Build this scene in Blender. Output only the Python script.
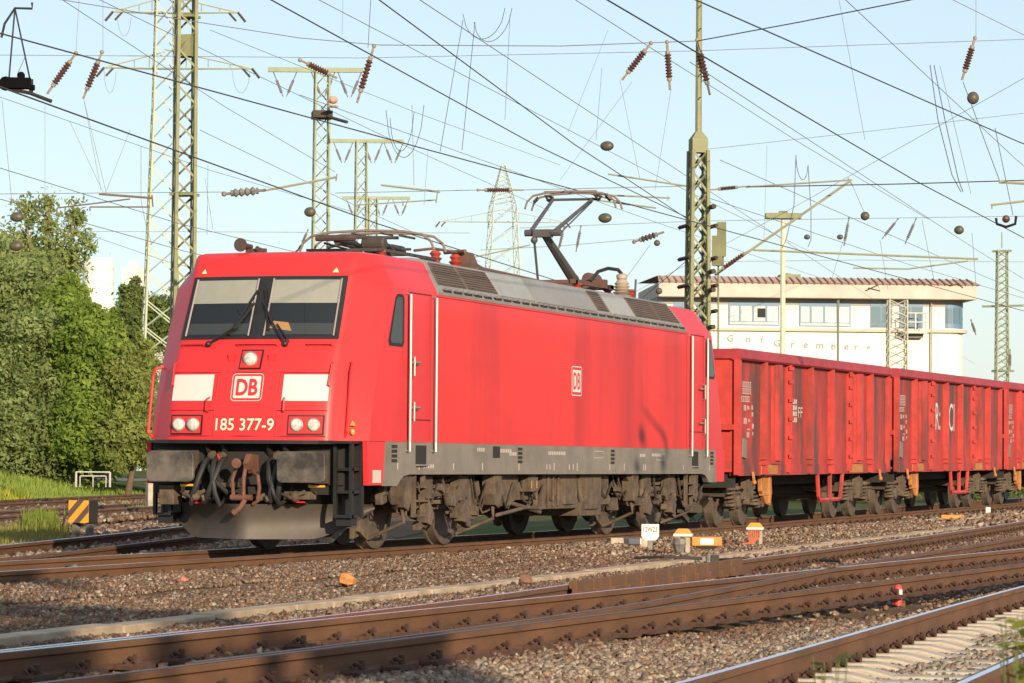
import bpy, bmesh, math, random
import numpy as np
from mathutils import Vector, Matrix

for o in list(bpy.data.objects): bpy.data.objects.remove(o)
S = bpy.context.scene
COL = S.collection
R_ = math.radians
random.seed(7)
NP = np.random.default_rng(11)

# ------------------------------------------------------------------ camera
CAM = np.array([-37.773, -16.034, 1.125])
YAW, PIT, ROLL, FPX = 1.25248, 0.03679, 0.00757, 3314.754
FW = np.array([math.sin(YAW)*math.cos(PIT), math.cos(YAW)*math.cos(PIT), math.sin(PIT)])
_r = np.array([math.cos(YAW), -math.sin(YAW), 0.0]); _u = np.cross(_r, FW)
RV = _r*math.cos(ROLL)+_u*math.sin(ROLL); UV = -_r*math.sin(ROLL)+_u*math.cos(ROLL)
cd = bpy.data.cameras.new('camera'); cam = bpy.data.objects.new('camera', cd); COL.objects.link(cam)
M = Matrix(((RV[0], UV[0], -FW[0], CAM[0]), (RV[1], UV[1], -FW[1], CAM[1]), (RV[2], UV[2], -FW[2], CAM[2]), (0, 0, 0, 1)))
cam.matrix_world = M
cd.sensor_width = 36.0; cd.sensor_fit = 'HORIZONTAL'; cd.lens = FPX/1024*36.0
cd.clip_start = 0.2; cd.clip_end = 6000
cd.dof.use_dof = True; cd.dof.focus_distance = 44.0; cd.dof.aperture_fstop = 11.0
S.camera = cam

# ------------------------------------------------------------------ sky, sun, exposure
SUN_EL = R_(15.0)
SUN_DIR = Vector((0.77*math.cos(SUN_EL), 0.638*math.cos(SUN_EL), -math.sin(SUN_EL))).normalized()   # light travels this way
w = bpy.data.worlds.new('World'); S.world = w; w.use_nodes = True
nt = w.node_tree; bg = nt.nodes['Background']
sky = nt.nodes.new('ShaderNodeTexSky'); sky.sky_type = 'NISHITA'; sky.sun_disc = False
sky.sun_elevation = SUN_EL
sky.sun_rotation = math.atan2(-SUN_DIR.x, -SUN_DIR.y)
sky.altitude = 60; sky.air_density = 1.0; sky.dust_density = 0.6; sky.ozone_density = 3.0
veil = nt.nodes.new('ShaderNodeMix'); veil.data_type = 'RGBA'; veil.inputs[0].default_value = 0.5; veil.inputs[7].default_value = (4.9, 5.25, 5.55, 1)   # thin even high haze over the clear sky
nt.links.new(sky.outputs[0], veil.inputs[6]); nt.links.new(veil.outputs[2], bg.inputs[0]); bg.inputs[1].default_value = 0.12
sl = bpy.data.lights.new('sun', 'SUN'); sl.energy = 5.0; sl.angle = R_(0.5); sl.color = (1.0, 0.80, 0.56)
so = bpy.data.objects.new('sun', sl); COL.objects.link(so)
so.rotation_euler = SUN_DIR.to_track_quat('-Z', 'Y').to_euler(); so.location = (-60, -60, 40)
S.view_settings.view_transform = 'Standard'; S.view_settings.look = 'None'
S.view_settings.gamma = 1.0; S.view_settings.exposure = 0.50
S.render.resolution_x = 1024; S.render.resolution_y = 683

# ------------------------------------------------------------------ pixel helpers (a pixel + a depth or a plane gives a point in the world)
def ray(px, py): return FW+RV*(px-512)/FPX-UV*(py-341.5)/FPX
def at_depth(px, py, d): return CAM+ray(px, py)*d
def at_plane(px, py, ax, val):
    d = ray(px, py); return CAM+d*((val-CAM[ax])/d[ax])
def at_height(px, py, z): return at_plane(px, py, 2, z)

# ------------------------------------------------------------------ mesh builder
class MB:
    def __init__(s): s.v = []; s.f = []; s.m = []; s.mi = 0
    def add(s, vs, fs):
        b = len(s.v); s.v += [tuple(map(float, q)) for q in vs]
        s.f += [tuple(b+i for i in f) for f in fs]; s.m += [s.mi]*len(fs)
        return s
    def box(s, c, d, rot=None):
        hx, hy, hz = d[0]/2, d[1]/2, d[2]/2
        vs = [Vector((x, y, z)) for x in (-hx, hx) for y in (-hy, hy) for z in (-hz, hz)]
        if rot is not None: vs = [rot @ q for q in vs]
        c = Vector(c); vs = [q+c for q in vs]
        return s.add(vs, [(0, 1, 3, 2), (4, 6, 7, 5), (0, 4, 5, 1), (2, 3, 7, 6), (0, 2, 6, 4), (1, 5, 7, 3)])
    def bb(s, x0, x1, y0, y1, z0, z1): return s.box(((x0+x1)/2, (y0+y1)/2, (z0+z1)/2), (abs(x1-x0), abs(y1-y0), abs(z1-z0)))
    def tube(s, pts, r, n=6, caps=True):
        P = [Vector(p) for p in pts]; k = len(P); rs = r if isinstance(r, (list, tuple)) else [r]*k
        rings = []; prev = None
        for i in range(k):
            t = (P[min(i+1, k-1)]-P[max(i-1, 0)])
            if t.length < 1e-9: t = Vector((0, 0, 1))
            t.normalize()
            if prev is None:
                a = Vector((0, 0, 1)) if abs(t.z) < 0.9 else Vector((1, 0, 0))
                u = t.cross(a).normalized()
            else:
                u = (prev-t*prev.dot(t))
                u = u.normalized() if u.length > 1e-6 else t.cross(Vector((0, 0, 1))).normalized()
            prev = u; v = t.cross(u)
            rings.append([P[i]+(u*math.cos(2*math.pi*j/n)+v*math.sin(2*math.pi*j/n))*rs[i] for j in range(n)])
        vs = [q for rg in rings for q in rg]; fs = []
        for i in range(k-1):
            for j in range(n):
                j2 = (j+1) % n; fs.append((i*n+j, i*n+j2, (i+1)*n+j2, (i+1)*n+j))
        if caps: fs += [tuple(range(n-1, -1, -1)), tuple(range((k-1)*n, k*n))]
        return s.add(vs, fs)
    def cyl(s, a, b, r, n=12, r2=None): return s.tube([a, b], [r, r if r2 is None else r2], n)
    def lathe(s, prof, c, ax, n=24):
        # prof: (radius, offset along axis) list
        ax = Vector(ax).normalized(); a = Vector((0, 0, 1)) if abs(ax.z) < 0.9 else Vector((1, 0, 0))
        u = ax.cross(a).normalized(); v = ax.cross(u); c = Vector(c); vs = []; fs = []
        for (r, h) in prof:
            for j in range(n):
                t = 2*math.pi*j/n; vs.append(c+ax*h+(u*math.cos(t)+v*math.sin(t))*max(r, 1e-4))
        for i in range(len(prof)-1):
            for j in range(n):
                j2 = (j+1) % n; fs.append((i*n+j, (i+1)*n+j, (i+1)*n+j2, i*n+j2))
        fs.append(tuple(range(n))); fs.append(tuple(range((len(prof)-1)*n+n-1, (len(prof)-1)*n-1, -1)))
        return s.add(vs, fs)
    def prism(s, poly, ax, a, b):
        # poly in the other two axes (cyclic order), extruded along axis ax from a to b
        def mk(p, t):
            q = [0, 0, 0]; q[ax] = t; o = [i for i in range(3) if i != ax]; q[o[0]] = p[0]; q[o[1]] = p[1]; return q
        n = len(poly); vs = [mk(p, a) for p in poly]+[mk(p, b) for p in poly]
        fs = [tuple(range(n-1, -1, -1)), tuple(range(n, 2*n))]+[(i, (i+1) % n, n+(i+1) % n, n+i) for i in range(n)]
        return s.add(vs, fs)
    def grid(s, fn, nu, nv):
        vs = [fn(i/nu, j/nv) for i in range(nu+1) for j in range(nv+1)]
        fs = [(i*(nv+1)+j, (i+1)*(nv+1)+j, (i+1)*(nv+1)+j+1, i*(nv+1)+j+1) for i in range(nu) for j in range(nv)]
        return s.add(vs, fs)
    def ball(s, c, r, n=10, m=7):
        rx, ry, rz = r if isinstance(r, (tuple, list)) else (r, r, r); vs = []; fs = []
        for i in range(m+1):
            p = math.pi*i/m
            for j in range(n):
                t = 2*math.pi*j/n; vs.append((c[0]+rx*math.sin(p)*math.cos(t), c[1]+ry*math.sin(p)*math.sin(t), c[2]+rz*math.cos(p)))
        for i in range(m):
            for j in range(n): fs.append((i*n+j, (i+1)*n+j, (i+1)*n+(j+1) % n, i*n+(j+1) % n))
        return s.add(vs, fs)
    def helix(s, c, r, z0, z1, turns, wr, n=5):
        k = int(turns*10); pts = [(c[0]+r*math.cos(2*math.pi*i/10), c[1]+r*math.sin(2*math.pi*i/10), z0+(z1-z0)*i/k) for i in range(k+1)]
        return s.tube(pts, wr, n)
    def pieces(s):
        """the separate pieces of this mesh: connected faces, touching pieces kept together"""
        par = list(range(len(s.v)))
        def fd(i):
            while par[i] != i: par[i] = par[par[i]]; i = par[i]
            return i
        for f in s.f:
            for i in f[1:]: par[fd(f[0])] = fd(i)
        grp = {}
        for k, f in enumerate(s.f): grp.setdefault(fd(f[0]), []).append(k)
        items = []
        for ks in grp.values():
            P = np.array([s.v[i] for k in ks for i in s.f[k]]); items.append([ks, P.min(0)-.012, P.max(0)+.012])
        ch = True
        while ch:
            ch = False; out = []
            for it in items:
                for o in out:
                    if np.all(it[1] <= o[2]) and np.all(o[1] <= it[2]):
                        o[0] = o[0]+it[0]; o[1] = np.minimum(o[1], it[1]); o[2] = np.maximum(o[2], it[2]); ch = True; break
                else: out.append(it)
            items = out
        res = []
        for ks, _, _ in items:
            m = MB(); idx = {}
            for k in ks:
                fc = []
                for i in s.f[k]:
                    if i not in idx: idx[i] = len(m.v); m.v.append(s.v[i])
                    fc.append(idx[i])
                m.f.append(tuple(fc)); m.m.append(s.m[k])
            res.append(m)
        return res
    def build_apart(s, *a, **k):
        o = [m.build(*a, **k) for m in s.pieces()]; return o[0]
    def build(s, name, mats, parent=None, smooth=None, loc=None, bevel=0):
        base = Vector((0, 0, 0)); p = parent
        while p is not None: base += p.location; p = p.parent
        off = base if loc is None else Vector(loc)
        me = bpy.data.meshes.new(name)
        me.from_pydata([(q[0]-off.x, q[1]-off.y, q[2]-off.z) for q in s.v], [], s.f)
        for m in (mats if isinstance(mats, (list, tuple)) else [mats]): me.materials.append(m)
        if any(s.m): me.polygons.foreach_set('material_index', s.m)
        bm = bmesh.new(); bm.from_mesh(me); bmesh.ops.recalc_face_normals(bm, faces=bm.faces); bm.to_mesh(me); bm.free()
        if smooth is not None:
            me.polygons.foreach_set('use_smooth', [True]*len(me.polygons)); me.set_sharp_from_angle(angle=R_(smooth))
        o = bpy.data.objects.new(name, me); COL.objects.link(o)
        if parent is not None: o.parent = parent
        elif loc is not None: o.location = loc
        if bevel:
            md = o.modifiers.new('bevel', 'BEVEL'); md.width = bevel; md.segments = 2; md.limit_method = 'ANGLE'; md.angle_limit = R_(40)
        return o

def thing(name, label, cat, loc, group=None):
    o = bpy.data.objects.new(name, None); COL.objects.link(o); o.location = loc
    o.empty_display_size = 0.2; o['label'] = label; o['category'] = cat
    if group: o['group'] = group
    return o
def tag(o, label, cat, group=None):
    o['label'] = label; o['category'] = cat
    if group: o['group'] = group
    return o
def structure(o): o['kind'] = 'structure'; return o
def stuff(o): o['kind'] = 'stuff'; return o
def copy_tree(o, parent=None):
    c = o.copy(); COL.objects.link(c); c.parent = parent
    for ch in list(o.children): copy_tree(ch, c)
    return c

# ------------------------------------------------------------------ materials
def mat(name, col, rough=0.6, metal=0.0, var=0.0, scale=3.0, col2=None, bump=0.0, bscale=40.0, stretch=None, spec=0.5, thr=None, coat=0.0):
    m = bpy.data.materials.new(name); m.use_nodes = True; t = m.node_tree; b = t.nodes['Principled BSDF']
    b.inputs['Base Color'].default_value = (*col, 1); b.inputs['Roughness'].default_value = rough; b.inputs['Metallic'].default_value = metal
    b.inputs['Specular IOR Level'].default_value = spec
    if coat: b.inputs['Coat Weight'].default_value = coat; b.inputs['Coat Roughness'].default_value = 0.12
    if var or col2:
        tc = t.nodes.new('ShaderNodeTexCoord'); mp = t.nodes.new('ShaderNodeMapping'); nz = t.nodes.new('ShaderNodeTexNoise')
        if stretch: mp.inputs['Scale'].default_value = stretch
        nz.inputs['Scale'].default_value = scale; nz.inputs['Detail'].default_value = 5; nz.inputs['Roughness'].default_value = 0.62
        t.links.new(tc.outputs['Object'], mp.inputs[0]); t.links.new(mp.outputs[0], nz.inputs['Vector'])
        rp = t.nodes.new('ShaderNodeValToRGB')
        c2 = col2 or tuple(max(0, c*(1-var)) for c in col)
        lo, hi = thr or (0.3, 0.7)
        rp.color_ramp.elements[0].position = lo; rp.color_ramp.elements[1].position = hi
        rp.color_ramp.elements[0].color = (*c2, 1)
        rp.color_ramp.elements[1].color = (*(col if col2 else tuple(min(1, c*(1+var*0.5)) for c in col)), 1)
        t.links.new(nz.outputs['Fac'], rp.inputs[0]); t.links.new(rp.outputs[0], b.inputs['Base Color'])
    if bump:
        tc2 = t.nodes.new('ShaderNodeTexCoord'); n2 = t.nodes.new('ShaderNodeTexNoise'); n2.inputs['Scale'].default_value = bscale; n2.inputs['Detail'].default_value = 6
        bp_ = t.nodes.new('ShaderNodeBump'); bp_.inputs['Strength'].default_value = bump; bp_.inputs['Distance'].default_value = 0.02
        t.links.new(tc2.outputs['Object'], n2.inputs['Vector']); t.links.new(n2.outputs['Fac'], bp_.inputs['Height']); t.links.new(bp_.outputs[0], b.inputs['Normal'])
    return m

def mix_layer(m, col, scale, lo, hi, stretch=None, amount=1.0):
    """lays a second noise-shaped layer of colour (dirt, streaks) over the base colour of m"""
    t = m.node_tree; b = t.nodes['Principled BSDF']; inp = b.inputs['Base Color']
    mx = t.nodes.new('ShaderNodeMix'); mx.data_type = 'RGBA'
    if inp.is_linked: t.links.new(inp.links[0].from_socket, mx.inputs[6])
    else: mx.inputs[6].default_value = inp.default_value
    mx.inputs[7].default_value = (*col, 1)
    tc = t.nodes.new('ShaderNodeTexCoord'); mp = t.nodes.new('ShaderNodeMapping'); nz = t.nodes.new('ShaderNodeTexNoise')
    if stretch: mp.inputs['Scale'].default_value = stretch
    nz.inputs['Scale'].default_value = scale; nz.inputs['Detail'].default_value = 6; nz.inputs['Roughness'].default_value = 0.6
    rg = t.nodes.new('ShaderNodeMapRange'); rg.inputs[1].default_value = lo; rg.inputs[2].default_value = hi; rg.inputs[4].default_value = amount
    ge = t.nodes.new('ShaderNodeNewGeometry')
    t.links.new(ge.outputs['Position'] if m.name.startswith('wagon') else tc.outputs['Object'], mp.inputs[0]); t.links.new(mp.outputs[0], nz.inputs['Vector']); t.links.new(nz.outputs['Fac'], rg.inputs[0])
    t.links.new(rg.outputs[0], mx.inputs[0]); t.links.new(mx.outputs[2], inp)
    return m

def leaf_mat(name, c1, c2, trans=0.35):
    m = bpy.data.materials.new(name); m.use_nodes = True; t = m.node_tree
    for n in list(t.nodes): t.nodes.remove(n)
    out = t.nodes.new('ShaderNodeOutputMaterial'); ge = t.nodes.new('ShaderNodeNewGeometry'); rp = t.nodes.new('ShaderNodeValToRGB')
    rp.color_ramp.elements[0].color = (*c1, 1); rp.color_ramp.elements[1].color = (*c2, 1)
    tc = t.nodes.new('ShaderNodeTexCoord'); nz = t.nodes.new('ShaderNodeTexNoise'); nz.inputs['Scale'].default_value = 1.1; nz.inputs['Detail'].default_value = 3; mr = t.nodes.new('ShaderNodeMapRange'); mr.inputs[1].default_value = .35; mr.inputs[2].default_value = .65; ma = t.nodes.new('ShaderNodeMath'); ma.operation = 'MULTIPLY_ADD'; ma.inputs[1].default_value = .55; mb_ = t.nodes.new('ShaderNodeMath'); mb_.operation = 'MULTIPLY'; mb_.inputs[1].default_value = .45
    t.links.new(tc.outputs['Object'], nz.inputs['Vector']); t.links.new(nz.outputs['Fac'], mr.inputs[0]); t.links.new(ge.outputs['Random Per Island'], mb_.inputs[0]); t.links.new(mr.outputs[0], ma.inputs[0]); t.links.new(mb_.outputs[0], ma.inputs[2]); t.links.new(ma.outputs[0], rp.inputs[0])
    d = t.nodes.new('ShaderNodeBsdfDiffuse'); tr = t.nodes.new('ShaderNodeBsdfTranslucent'); mx = t.nodes.new('ShaderNodeMixShader')
    mx.inputs[0].default_value = trans
    t.links.new(rp.outputs[0], d.inputs[0]); t.links.new(rp.outputs[0], tr.inputs[0]); t.links.new(d.outputs[0], mx.inputs[1]); t.links.new(tr.outputs[0], mx.inputs[2])
    t.links.new(mx.outputs[0], out.inputs[0])
    return m

def glass_mat(name, tint=(0.80, 0.82, 0.80), fac=0.04):
    m = bpy.data.materials.new(name); m.use_nodes = True; t = m.node_tree
    for n in list(t.nodes): t.nodes.remove(n)
    out = t.nodes.new('ShaderNodeOutputMaterial'); tr = t.nodes.new('ShaderNodeBsdfTransparent'); gl = t.nodes.new('ShaderNodeBsdfGlossy'); mx = t.nodes.new('ShaderNodeMixShader')
    tr.inputs[0].default_value = (*tint, 1); gl.inputs['Roughness'].default_value = 0.03; mx.inputs[0].default_value = fac
    t.links.new(tr.outputs[0], mx.inputs[1]); t.links.new(gl.outputs[0], mx.inputs[2]); t.links.new(mx.outputs[0], out.inputs[0])
    return m

RED = mat('locomotive_red_paint', (0.57, 0.029, 0.033), 0.42, var=0.08, scale=1.2, spec=.3)
REDSIDE = mat('locomotive_red_side_paint', (0.62, 0.030, 0.026), 0.45, var=0.06, scale=.6, spec=.25)
mix_layer(REDSIDE, (0.20, 0.018, 0.022), 0.55, 0.50, 0.68, stretch=(0.9, 1, 0.12), amount=0.6)
mix_layer(REDSIDE, (0.34, 0.02, 0.026), 1.1, 0.50, 0.85, stretch=(0.35, 1, 1.4), amount=0.5)
SEAM = mat('dark_red_seam', (0.22, 0.010, 0.014), 0.6)
GREY = mat('skirt_grey_paint', (0.185, 0.165, 0.138), 0.6, var=0.25, scale=2.0)
ROOF = mat('roof_grey_paint', (0.215, 0.21, 0.20), 0.5, var=0.2, scale=1.5)
LOUVRE = mat('brown_louvre', (0.105, 0.075, 0.060), 0.7, var=0.3, scale=30, stretch=(0.05, 1, 1))
BLACK = mat('black_paint', (0.012, 0.012, 0.013), 0.5, var=0.3, scale=4)
RUBBER = mat('black_rubber', (0.014, 0.014, 0.015), 0.65)
WHITE = mat('white_marking', (0.55, 0.54, 0.51), 0.5)
DIRTYWHITE = mat('dull_white_marking', (0.52, 0.44, 0.40), 0.6)
DUST = mat('brake_dust_brown', (0.105, 0.076, 0.053), 0.9, var=0.6, scale=5, bump=0.3, bscale=30)
DUSTD = mat('dark_brake_dust', (0.060, 0.044, 0.032), 0.85, var=0.4, scale=6)
DARK = mat('underframe_black', (0.016, 0.014, 0.013), 0.8)
STEELW = mat('wheel_steel', (0.10, 0.075, 0.058), 0.6, var=0.4, scale=8)
TREAD = mat('worn_wheel_tread', (0.34, 0.31, 0.29), 0.35, metal=0.8)
CHROME = mat('handrail_steel', (0.33, 0.29, 0.26), 0.42, metal=0.6)
GREYM = mat('dull_grey_metal', (0.16, 0.15, 0.14), 0.6, var=0.35, scale=8)
BUFF = mat('greasy_buffer_face', (0.115, 0.098, 0.080), 0.6, col2=(0.028, 0.025, 0.023), scale=3, thr=(0.40, 0.6))
PLOW = mat('snow_plough_paint', (0.075, 0.061, 0.047), 0.6, var=0.35, scale=4, col2=(0.05, 0.042, 0.036))
RUST = mat('coupler_rust', (0.135, 0.058, 0.034), 0.75, var=0.4, scale=9)
YEL = mat('yellow_lever_paint', (0.62, 0.33, 0.02), 0.5)
GLASS = glass_mat('window_glass')
INTER = mat('cab_interior_dark', (0.006, 0.009, 0.014), 0.6)
DESK = mat('cab_desk_grey', (0.045, 0.050, 0.055), 0.6)
BLIND = mat('sun_blind_fabric', (0.40, 0.385, 0.35), 0.8, var=0.08, scale=6)
LENS = mat('lamp_lens', (0.74, 0.72, 0.64), 0.12, metal=0.25, var=0.5, scale=14)
CERAM = mat('brown_ceramic', (0.085, 0.035, 0.025), 0.3)
CERAMR = mat('red_insulator', (0.33, 0.045, 0.035), 0.35)
BEIGE = mat('beige_insulator', (0.34, 0.28, 0.22), 0.6)
PANTO = mat('pantograph_grey_tube', (0.070, 0.068, 0.066), 0.5, var=0.25, scale=4)
CARBON = mat('collector_strip_brown', (0.19, 0.145, 0.115), 0.55)
WRED = mat('wagon_red_paint', (0.41, 0.037, 0.031), 0.65, var=0.25, scale=1.6)
mix_layer(WRED, (0.20, 0.032, 0.028), 1.3, 0.42, 0.62, stretch=(1, 1, 0.35), amount=0.8)
mix_layer(WRED, (0.075, 0.042, 0.038), 1.1, 0.51, 0.61, stretch=(1.3, 1, 0.30), amount=0.9)
WREDB = mat('wagon_post_red_paint', (0.45, 0.045, 0.036), 0.55, var=0.25, scale=3)
mix_layer(WREDB, (0.13, 0.035, 0.03), 1.1, 0.52, 0.64, stretch=(1.2, 1, 0.3), amount=0.85)
WRIM = mat('wagon_rim_purple_red', (0.33, 0.030, 0.042), 0.6, var=0.3, scale=2.5)
WORANGE = mat('wagon_oxide_orange', (0.40, 0.16, 0.045), 0.7, var=0.35, scale=6)
# ================================================================== writing helper: font outlines turned into mesh shapes
def text_shape(s, w=None, h=None, bold=0.0):
    cu = bpy.data.curves.new('lettering', 'FONT'); cu.body = s; cu.resolution_u = 3; cu.offset = bold; cu.size = 1.0
    o = bpy.data.objects.new('lettering', cu); COL.objects.link(o)
    bpy.context.view_layer.update()
    me = bpy.data.meshes.new_from_object(o.evaluated_get(bpy.context.evaluated_depsgraph_get()))
    V = np.array([v.co[:2] for v in me.vertices]); F = [tuple(p.vertices) for p in me.polygons]
    bpy.data.objects.remove(o); bpy.data.meshes.remove(me); bpy.data.curves.remove(cu)
    lo, hi = V.min(0), V.max(0); V = V-(lo+hi)/2; sz = hi-lo
    sx = w/sz[0] if w else h/sz[1]; sy = h/sz[1] if h else sx
    return V*np.array([sx, sy]), F
def put_text(mb, s, fn, w=None, h=None, bold=0.0):
    V, F = text_shape(s, w, h, bold); mb.add([fn(*q) for q in V], F)
def rrect(w, h, r, n=5):
    pts = []
    for cx_, cy_, a0 in ((w/2-r, h/2-r, 0), (-w/2+r, h/2-r, 90), (-w/2+r, -h/2+r, 180), (w/2-r, -h/2+r, 270)):
        for i in range(n+1):
            a = R_(a0+90*i/n); pts.append((cx_+r*math.cos(a), cy_+r*math.sin(a)))
    return pts
def ring_plate(mb, outer, inner, fn):
    n = len(outer); vs = [fn(*p) for p in outer]+[fn(*p) for p in inner]
    mb.add(vs, [(i, (i+1) % n, n+(i+1) % n, n+i) for i in range(n)])

# ================================================================== LOCOMOTIVE
L = 18.9; HW = 1.49
loco = thing('locomotive', 'red electric locomotive with grey skirt, two windscreens and raised rear pantograph, number 185 377-9', 'locomotive', (9.45, 0, 0))
XFZ = [1.2, 1.39, 1.58, 1.86, 2.235, 2.68, 3.47, 3.72, 3.80]
XFX = [.245, .25, .278, .320, .425, .64, 1.01, 1.13, 1.24]
YC = 1.06
def xf0(z): return float(np.interp(z, XFZ, XFX))
def front_x(y, z):
    return xf0(z)+0.12*min(1.0, abs(y)/YC)**2
def quarter(z):
    xs = float(np.interp(z, [1.3, 2.0, 2.7, 3.2, 3.8], [.76, .95, 1.26, 1.50, 1.76]))
    w_ = float(np.interp(z, [3.33, 3.38, 3.80], [HW, HW-.02, 1.19]))
    yc = min(YC, w_-.12)
    pts = [(front_x(0, z), 0)]+[(front_x(y, z), y) for y in (.3, .6, .85)]+[(front_x(yc-.03, z), yc-.03)]
    x1 = front_x(yc, z)
    pts += [(x1+.02, yc+.02), (x1+.06, yc+.055)]
    for t in (.35, .7): pts.append((x1+.06+(xs-x1-.06)*t, yc+.055+(w_-yc-.055)*(t*1.0+.03*math.sin(math.pi*t))))
    pts += [(xs-.02, w_-.012), (xs+.08, w_), (2.2, w_), (3.2, w_), (6.3, w_), (9.45, w_)]
    return pts
body = MB(); zs = [1.39, 1.58, 1.86, 2.235, 2.68, 3.05, 3.33, 3.38, 3.47, 3.58, 3.72, 3.765, 3.79]
rings = []
for i, z in enumerate(zs):
    q = quarter(z)
    if z > 3.77: q = [(x+(.05 if x < 9 else 0), max(0, y-.05)) for x, y in q]
    ring = [(x, -y) for x, y in q]+[(L-x, -y) for x, y in q[-2::-1]]
    ring = ring+[(L-x, y) for x, y in q[1:]]+[(x, y) for x, y in q[-2:0:-1]]
    rings.append([(x, y, z) for x, y in ring])
n = len(rings[0])
body.add([p for r in rings for p in r], [(i*n+j, i*n+(j+1) % n, (i+1)*n+(j+1) % n, (i+1)*n+j) for i in range(len(rings)-1) for j in range(n)]+[tuple(range(n-1, -1, -1)), tuple(range((len(rings)-1)*n, len(rings)*n))])
nq = len(rings[0])
# side faces take the streaked side paint
for k, f in enumerate(body.f):
    xs_ = [body.v[i][0] for i in f]; ys_ = [abs(body.v[i][1]) for i in f]
    if len(f) == 4 and min(ys_) > 1.4 and min(xs_) > 3.0 and max(xs_) < 15.9: body.m[k] = 1
# red corner panels under the floor line
for m_ in (lambda x: x, lambda x: L-x):
    for sy in (-1, 1):
        poly = [(m_(.70), .84), (m_(1.22), .84), (m_(1.30), 1.385), (m_(.66), 1.385)]
        body.prism(poly, 1, sy*1.43, sy*1.492)
body.build('body', [RED, REDSIDE], loco, smooth=28)

# grey skirt along each side with an arched lower edge over the bogies
sk = MB()
for sy in (-1, 1):
    poly = [(1.23, .83), (1.75, .83), (1.85, .90), (2.0, .955), (2.2, .975), (16.7, .975), (16.9, .955), (17.05, .90), (17.15, .83), (17.67, .83), (17.59, 1.388), (1.31, 1.388)]
    sk.prism(poly, 1, sy*1.40, sy*1.493)
skirt = sk.build_apart('skirt', GREY, loco)
mk = MB(); rr = random.Random(3)
def side(x, z, off=.006): return (x, -HW-off, z)
def side_rect(mb, x, z, w_, h_, off=.006): mb.add([side(x-w_/2, z-h_/2, off), side(x+w_/2, z-h_/2, off), side(x+w_/2, z+h_/2, off), side(x-w_/2, z+h_/2, off)], [(0, 1, 2, 3)])
for x in (1.75, 2.55, 3.9, 5.1, 6.7, 8.0, 8.15, 8.35, 9.1, 9.3, 9.5, 11.2, 12.0, 13.1, 13.2, 15.5, 17.2):
    side_rect(mk, x, 1.08, .035, .07+.05*rr.random())
for x0, z0, nn in ((2.75, 1.08, 5), (4.9, 1.31, 4), (5.9, 1.30, 6), (6.3, 1.26, 4), (8.1, 1.28, 10), (12.9, 1.27, 4), (13.6, 1.28, 7)):
    for k in range(nn): side_rect(mk, x0+k*.085, z0, .05, .05)
for x, z in ((10.6, 1.27), (14.1, 1.25)):
    for q in ((0, .05, .5, .008), (0, -.05, .5, .008), (-.25, 0, .008, .1), (.25, 0, .008, .1)): side_rect(mk, x+q[0], z+q[1], q[2], q[3])
mk.build('skirt_marking', DIRTYWHITE, skirt)
ms = MB()
for x in (1.62, 6.75, 11.35, 17.35): 
    for k in range(3):
        for j in range(4): ms.bb(x-.09+k*.07, x-.04+k*.07, -1.50, -1.49, 1.13+j*.06, 1.17+j*.06)
ms.bb(5.55, 5.85, -1.497, -1.49, 1.20, 1.36)
ms.build_apart('jacking_socket', DARK, skirt)
st = MB()
for x in (2.62, 16.25): st.bb(x-.2, x+.2, -1.498, -1.49, 1.10, 1.35)
st.build_apart('step_recess', DARK, skirt)
st = MB()
for x in (2.62, 16.25): st.bb(x-.2, x+.2, -1.54, -1.45, 1.085, 1.105)
st.build_apart('step_plate', CHROME, skirt)

# dark underframe between the side skirts and hung equipment
u = MB()
u.bb(.95, 17.95, -1.395, 1.395, 1.0, 1.385); u.bb(.72, .95, -1.25, 1.25, .80, 1.385); u.bb(17.95, 18.2, -1.25, 1.25, .80, 1.385)
u.bb(1.4, 17.5, -.5, .5, .62, 1.0)
und = u.build('underframe', DARK, loco)
TX = MB()   # transformer tank and boxes between the bogies
TX.bb(8.35, 10.05, -1.33, 1.33, .46, .985); TX.bb(6.95, 8.3, -1.22, 1.22, .60, .985); TX.bb(10.1, 11.2, -1.36, 1.36, .34, .985)
TX.bb(7.55, 7.95, -1.38, -1.1, .72, .97); TX.bb(10.3, 11.0, -1.40, -1.35, .44, .92); TX.bb(9.3, 9.8, -1.37, -1.3, .52, .9)
for x in (8.5, 8.75, 9.0): TX.bb(x, x+.03, -1.37, -1.33, .5, .95)
TX.tube([(6.6, -1.2, .62), (7.2, -1.25, .55), (8.3, -1.3, .42)], .035); TX.tube([(6.3, -1.3, .40), (7.6, -1.32, .50), (8.3, -1.32, .47)], .03)
TX.prism([(6.4, .97), (7.25, .97), (7.3, .66), (6.9, .52), (6.45, .60)], 1, -1.3, -.8)
TX.lathe([(.19, 0), (.22, .05), (.22, .75), (.19, .80)], (6.0, -1.1, .70), (1, 0, 0), 14)
TX.bb(11.25, 11.8, -1.30, -.7, .50, .97); TX.bb(7.95, 8.02, -1.36, -1.3, .5, .98)
TX.build('transformer_tank', DUST, loco, bevel=.012)
tg = MB()
for x in (7.6, 7.85): tg.add([(x, -1.386, .77), (x+.05, -1.386, .77), (x+.05, -1.386, .88), (x, -1.386, .88)], [(0, 1, 2, 3)])
tg.build_apart('tank_tag', mat('ochre_tag', (.45, .24, .08), .6), loco)

# ---- front end (built once, the rear end is its mirror copy)
def fpt(y, z, off=.006): return (front_x(y, z)-off, y, z)
def fpatch(mb, y0, y1, z0, z1, off=.006, nu=6, nv=4, sk_=0.0):
    mb.grid(lambda a, b: fpt((y0+(y1-y0)*a)*(1-sk_*b), z0+(z1-z0)*b, off), nu, nv)
def fpoly(mb, pts, off=.006): mb.add([fpt(y, z, off) for y, z in pts], [tuple(range(len(pts)))])

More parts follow.
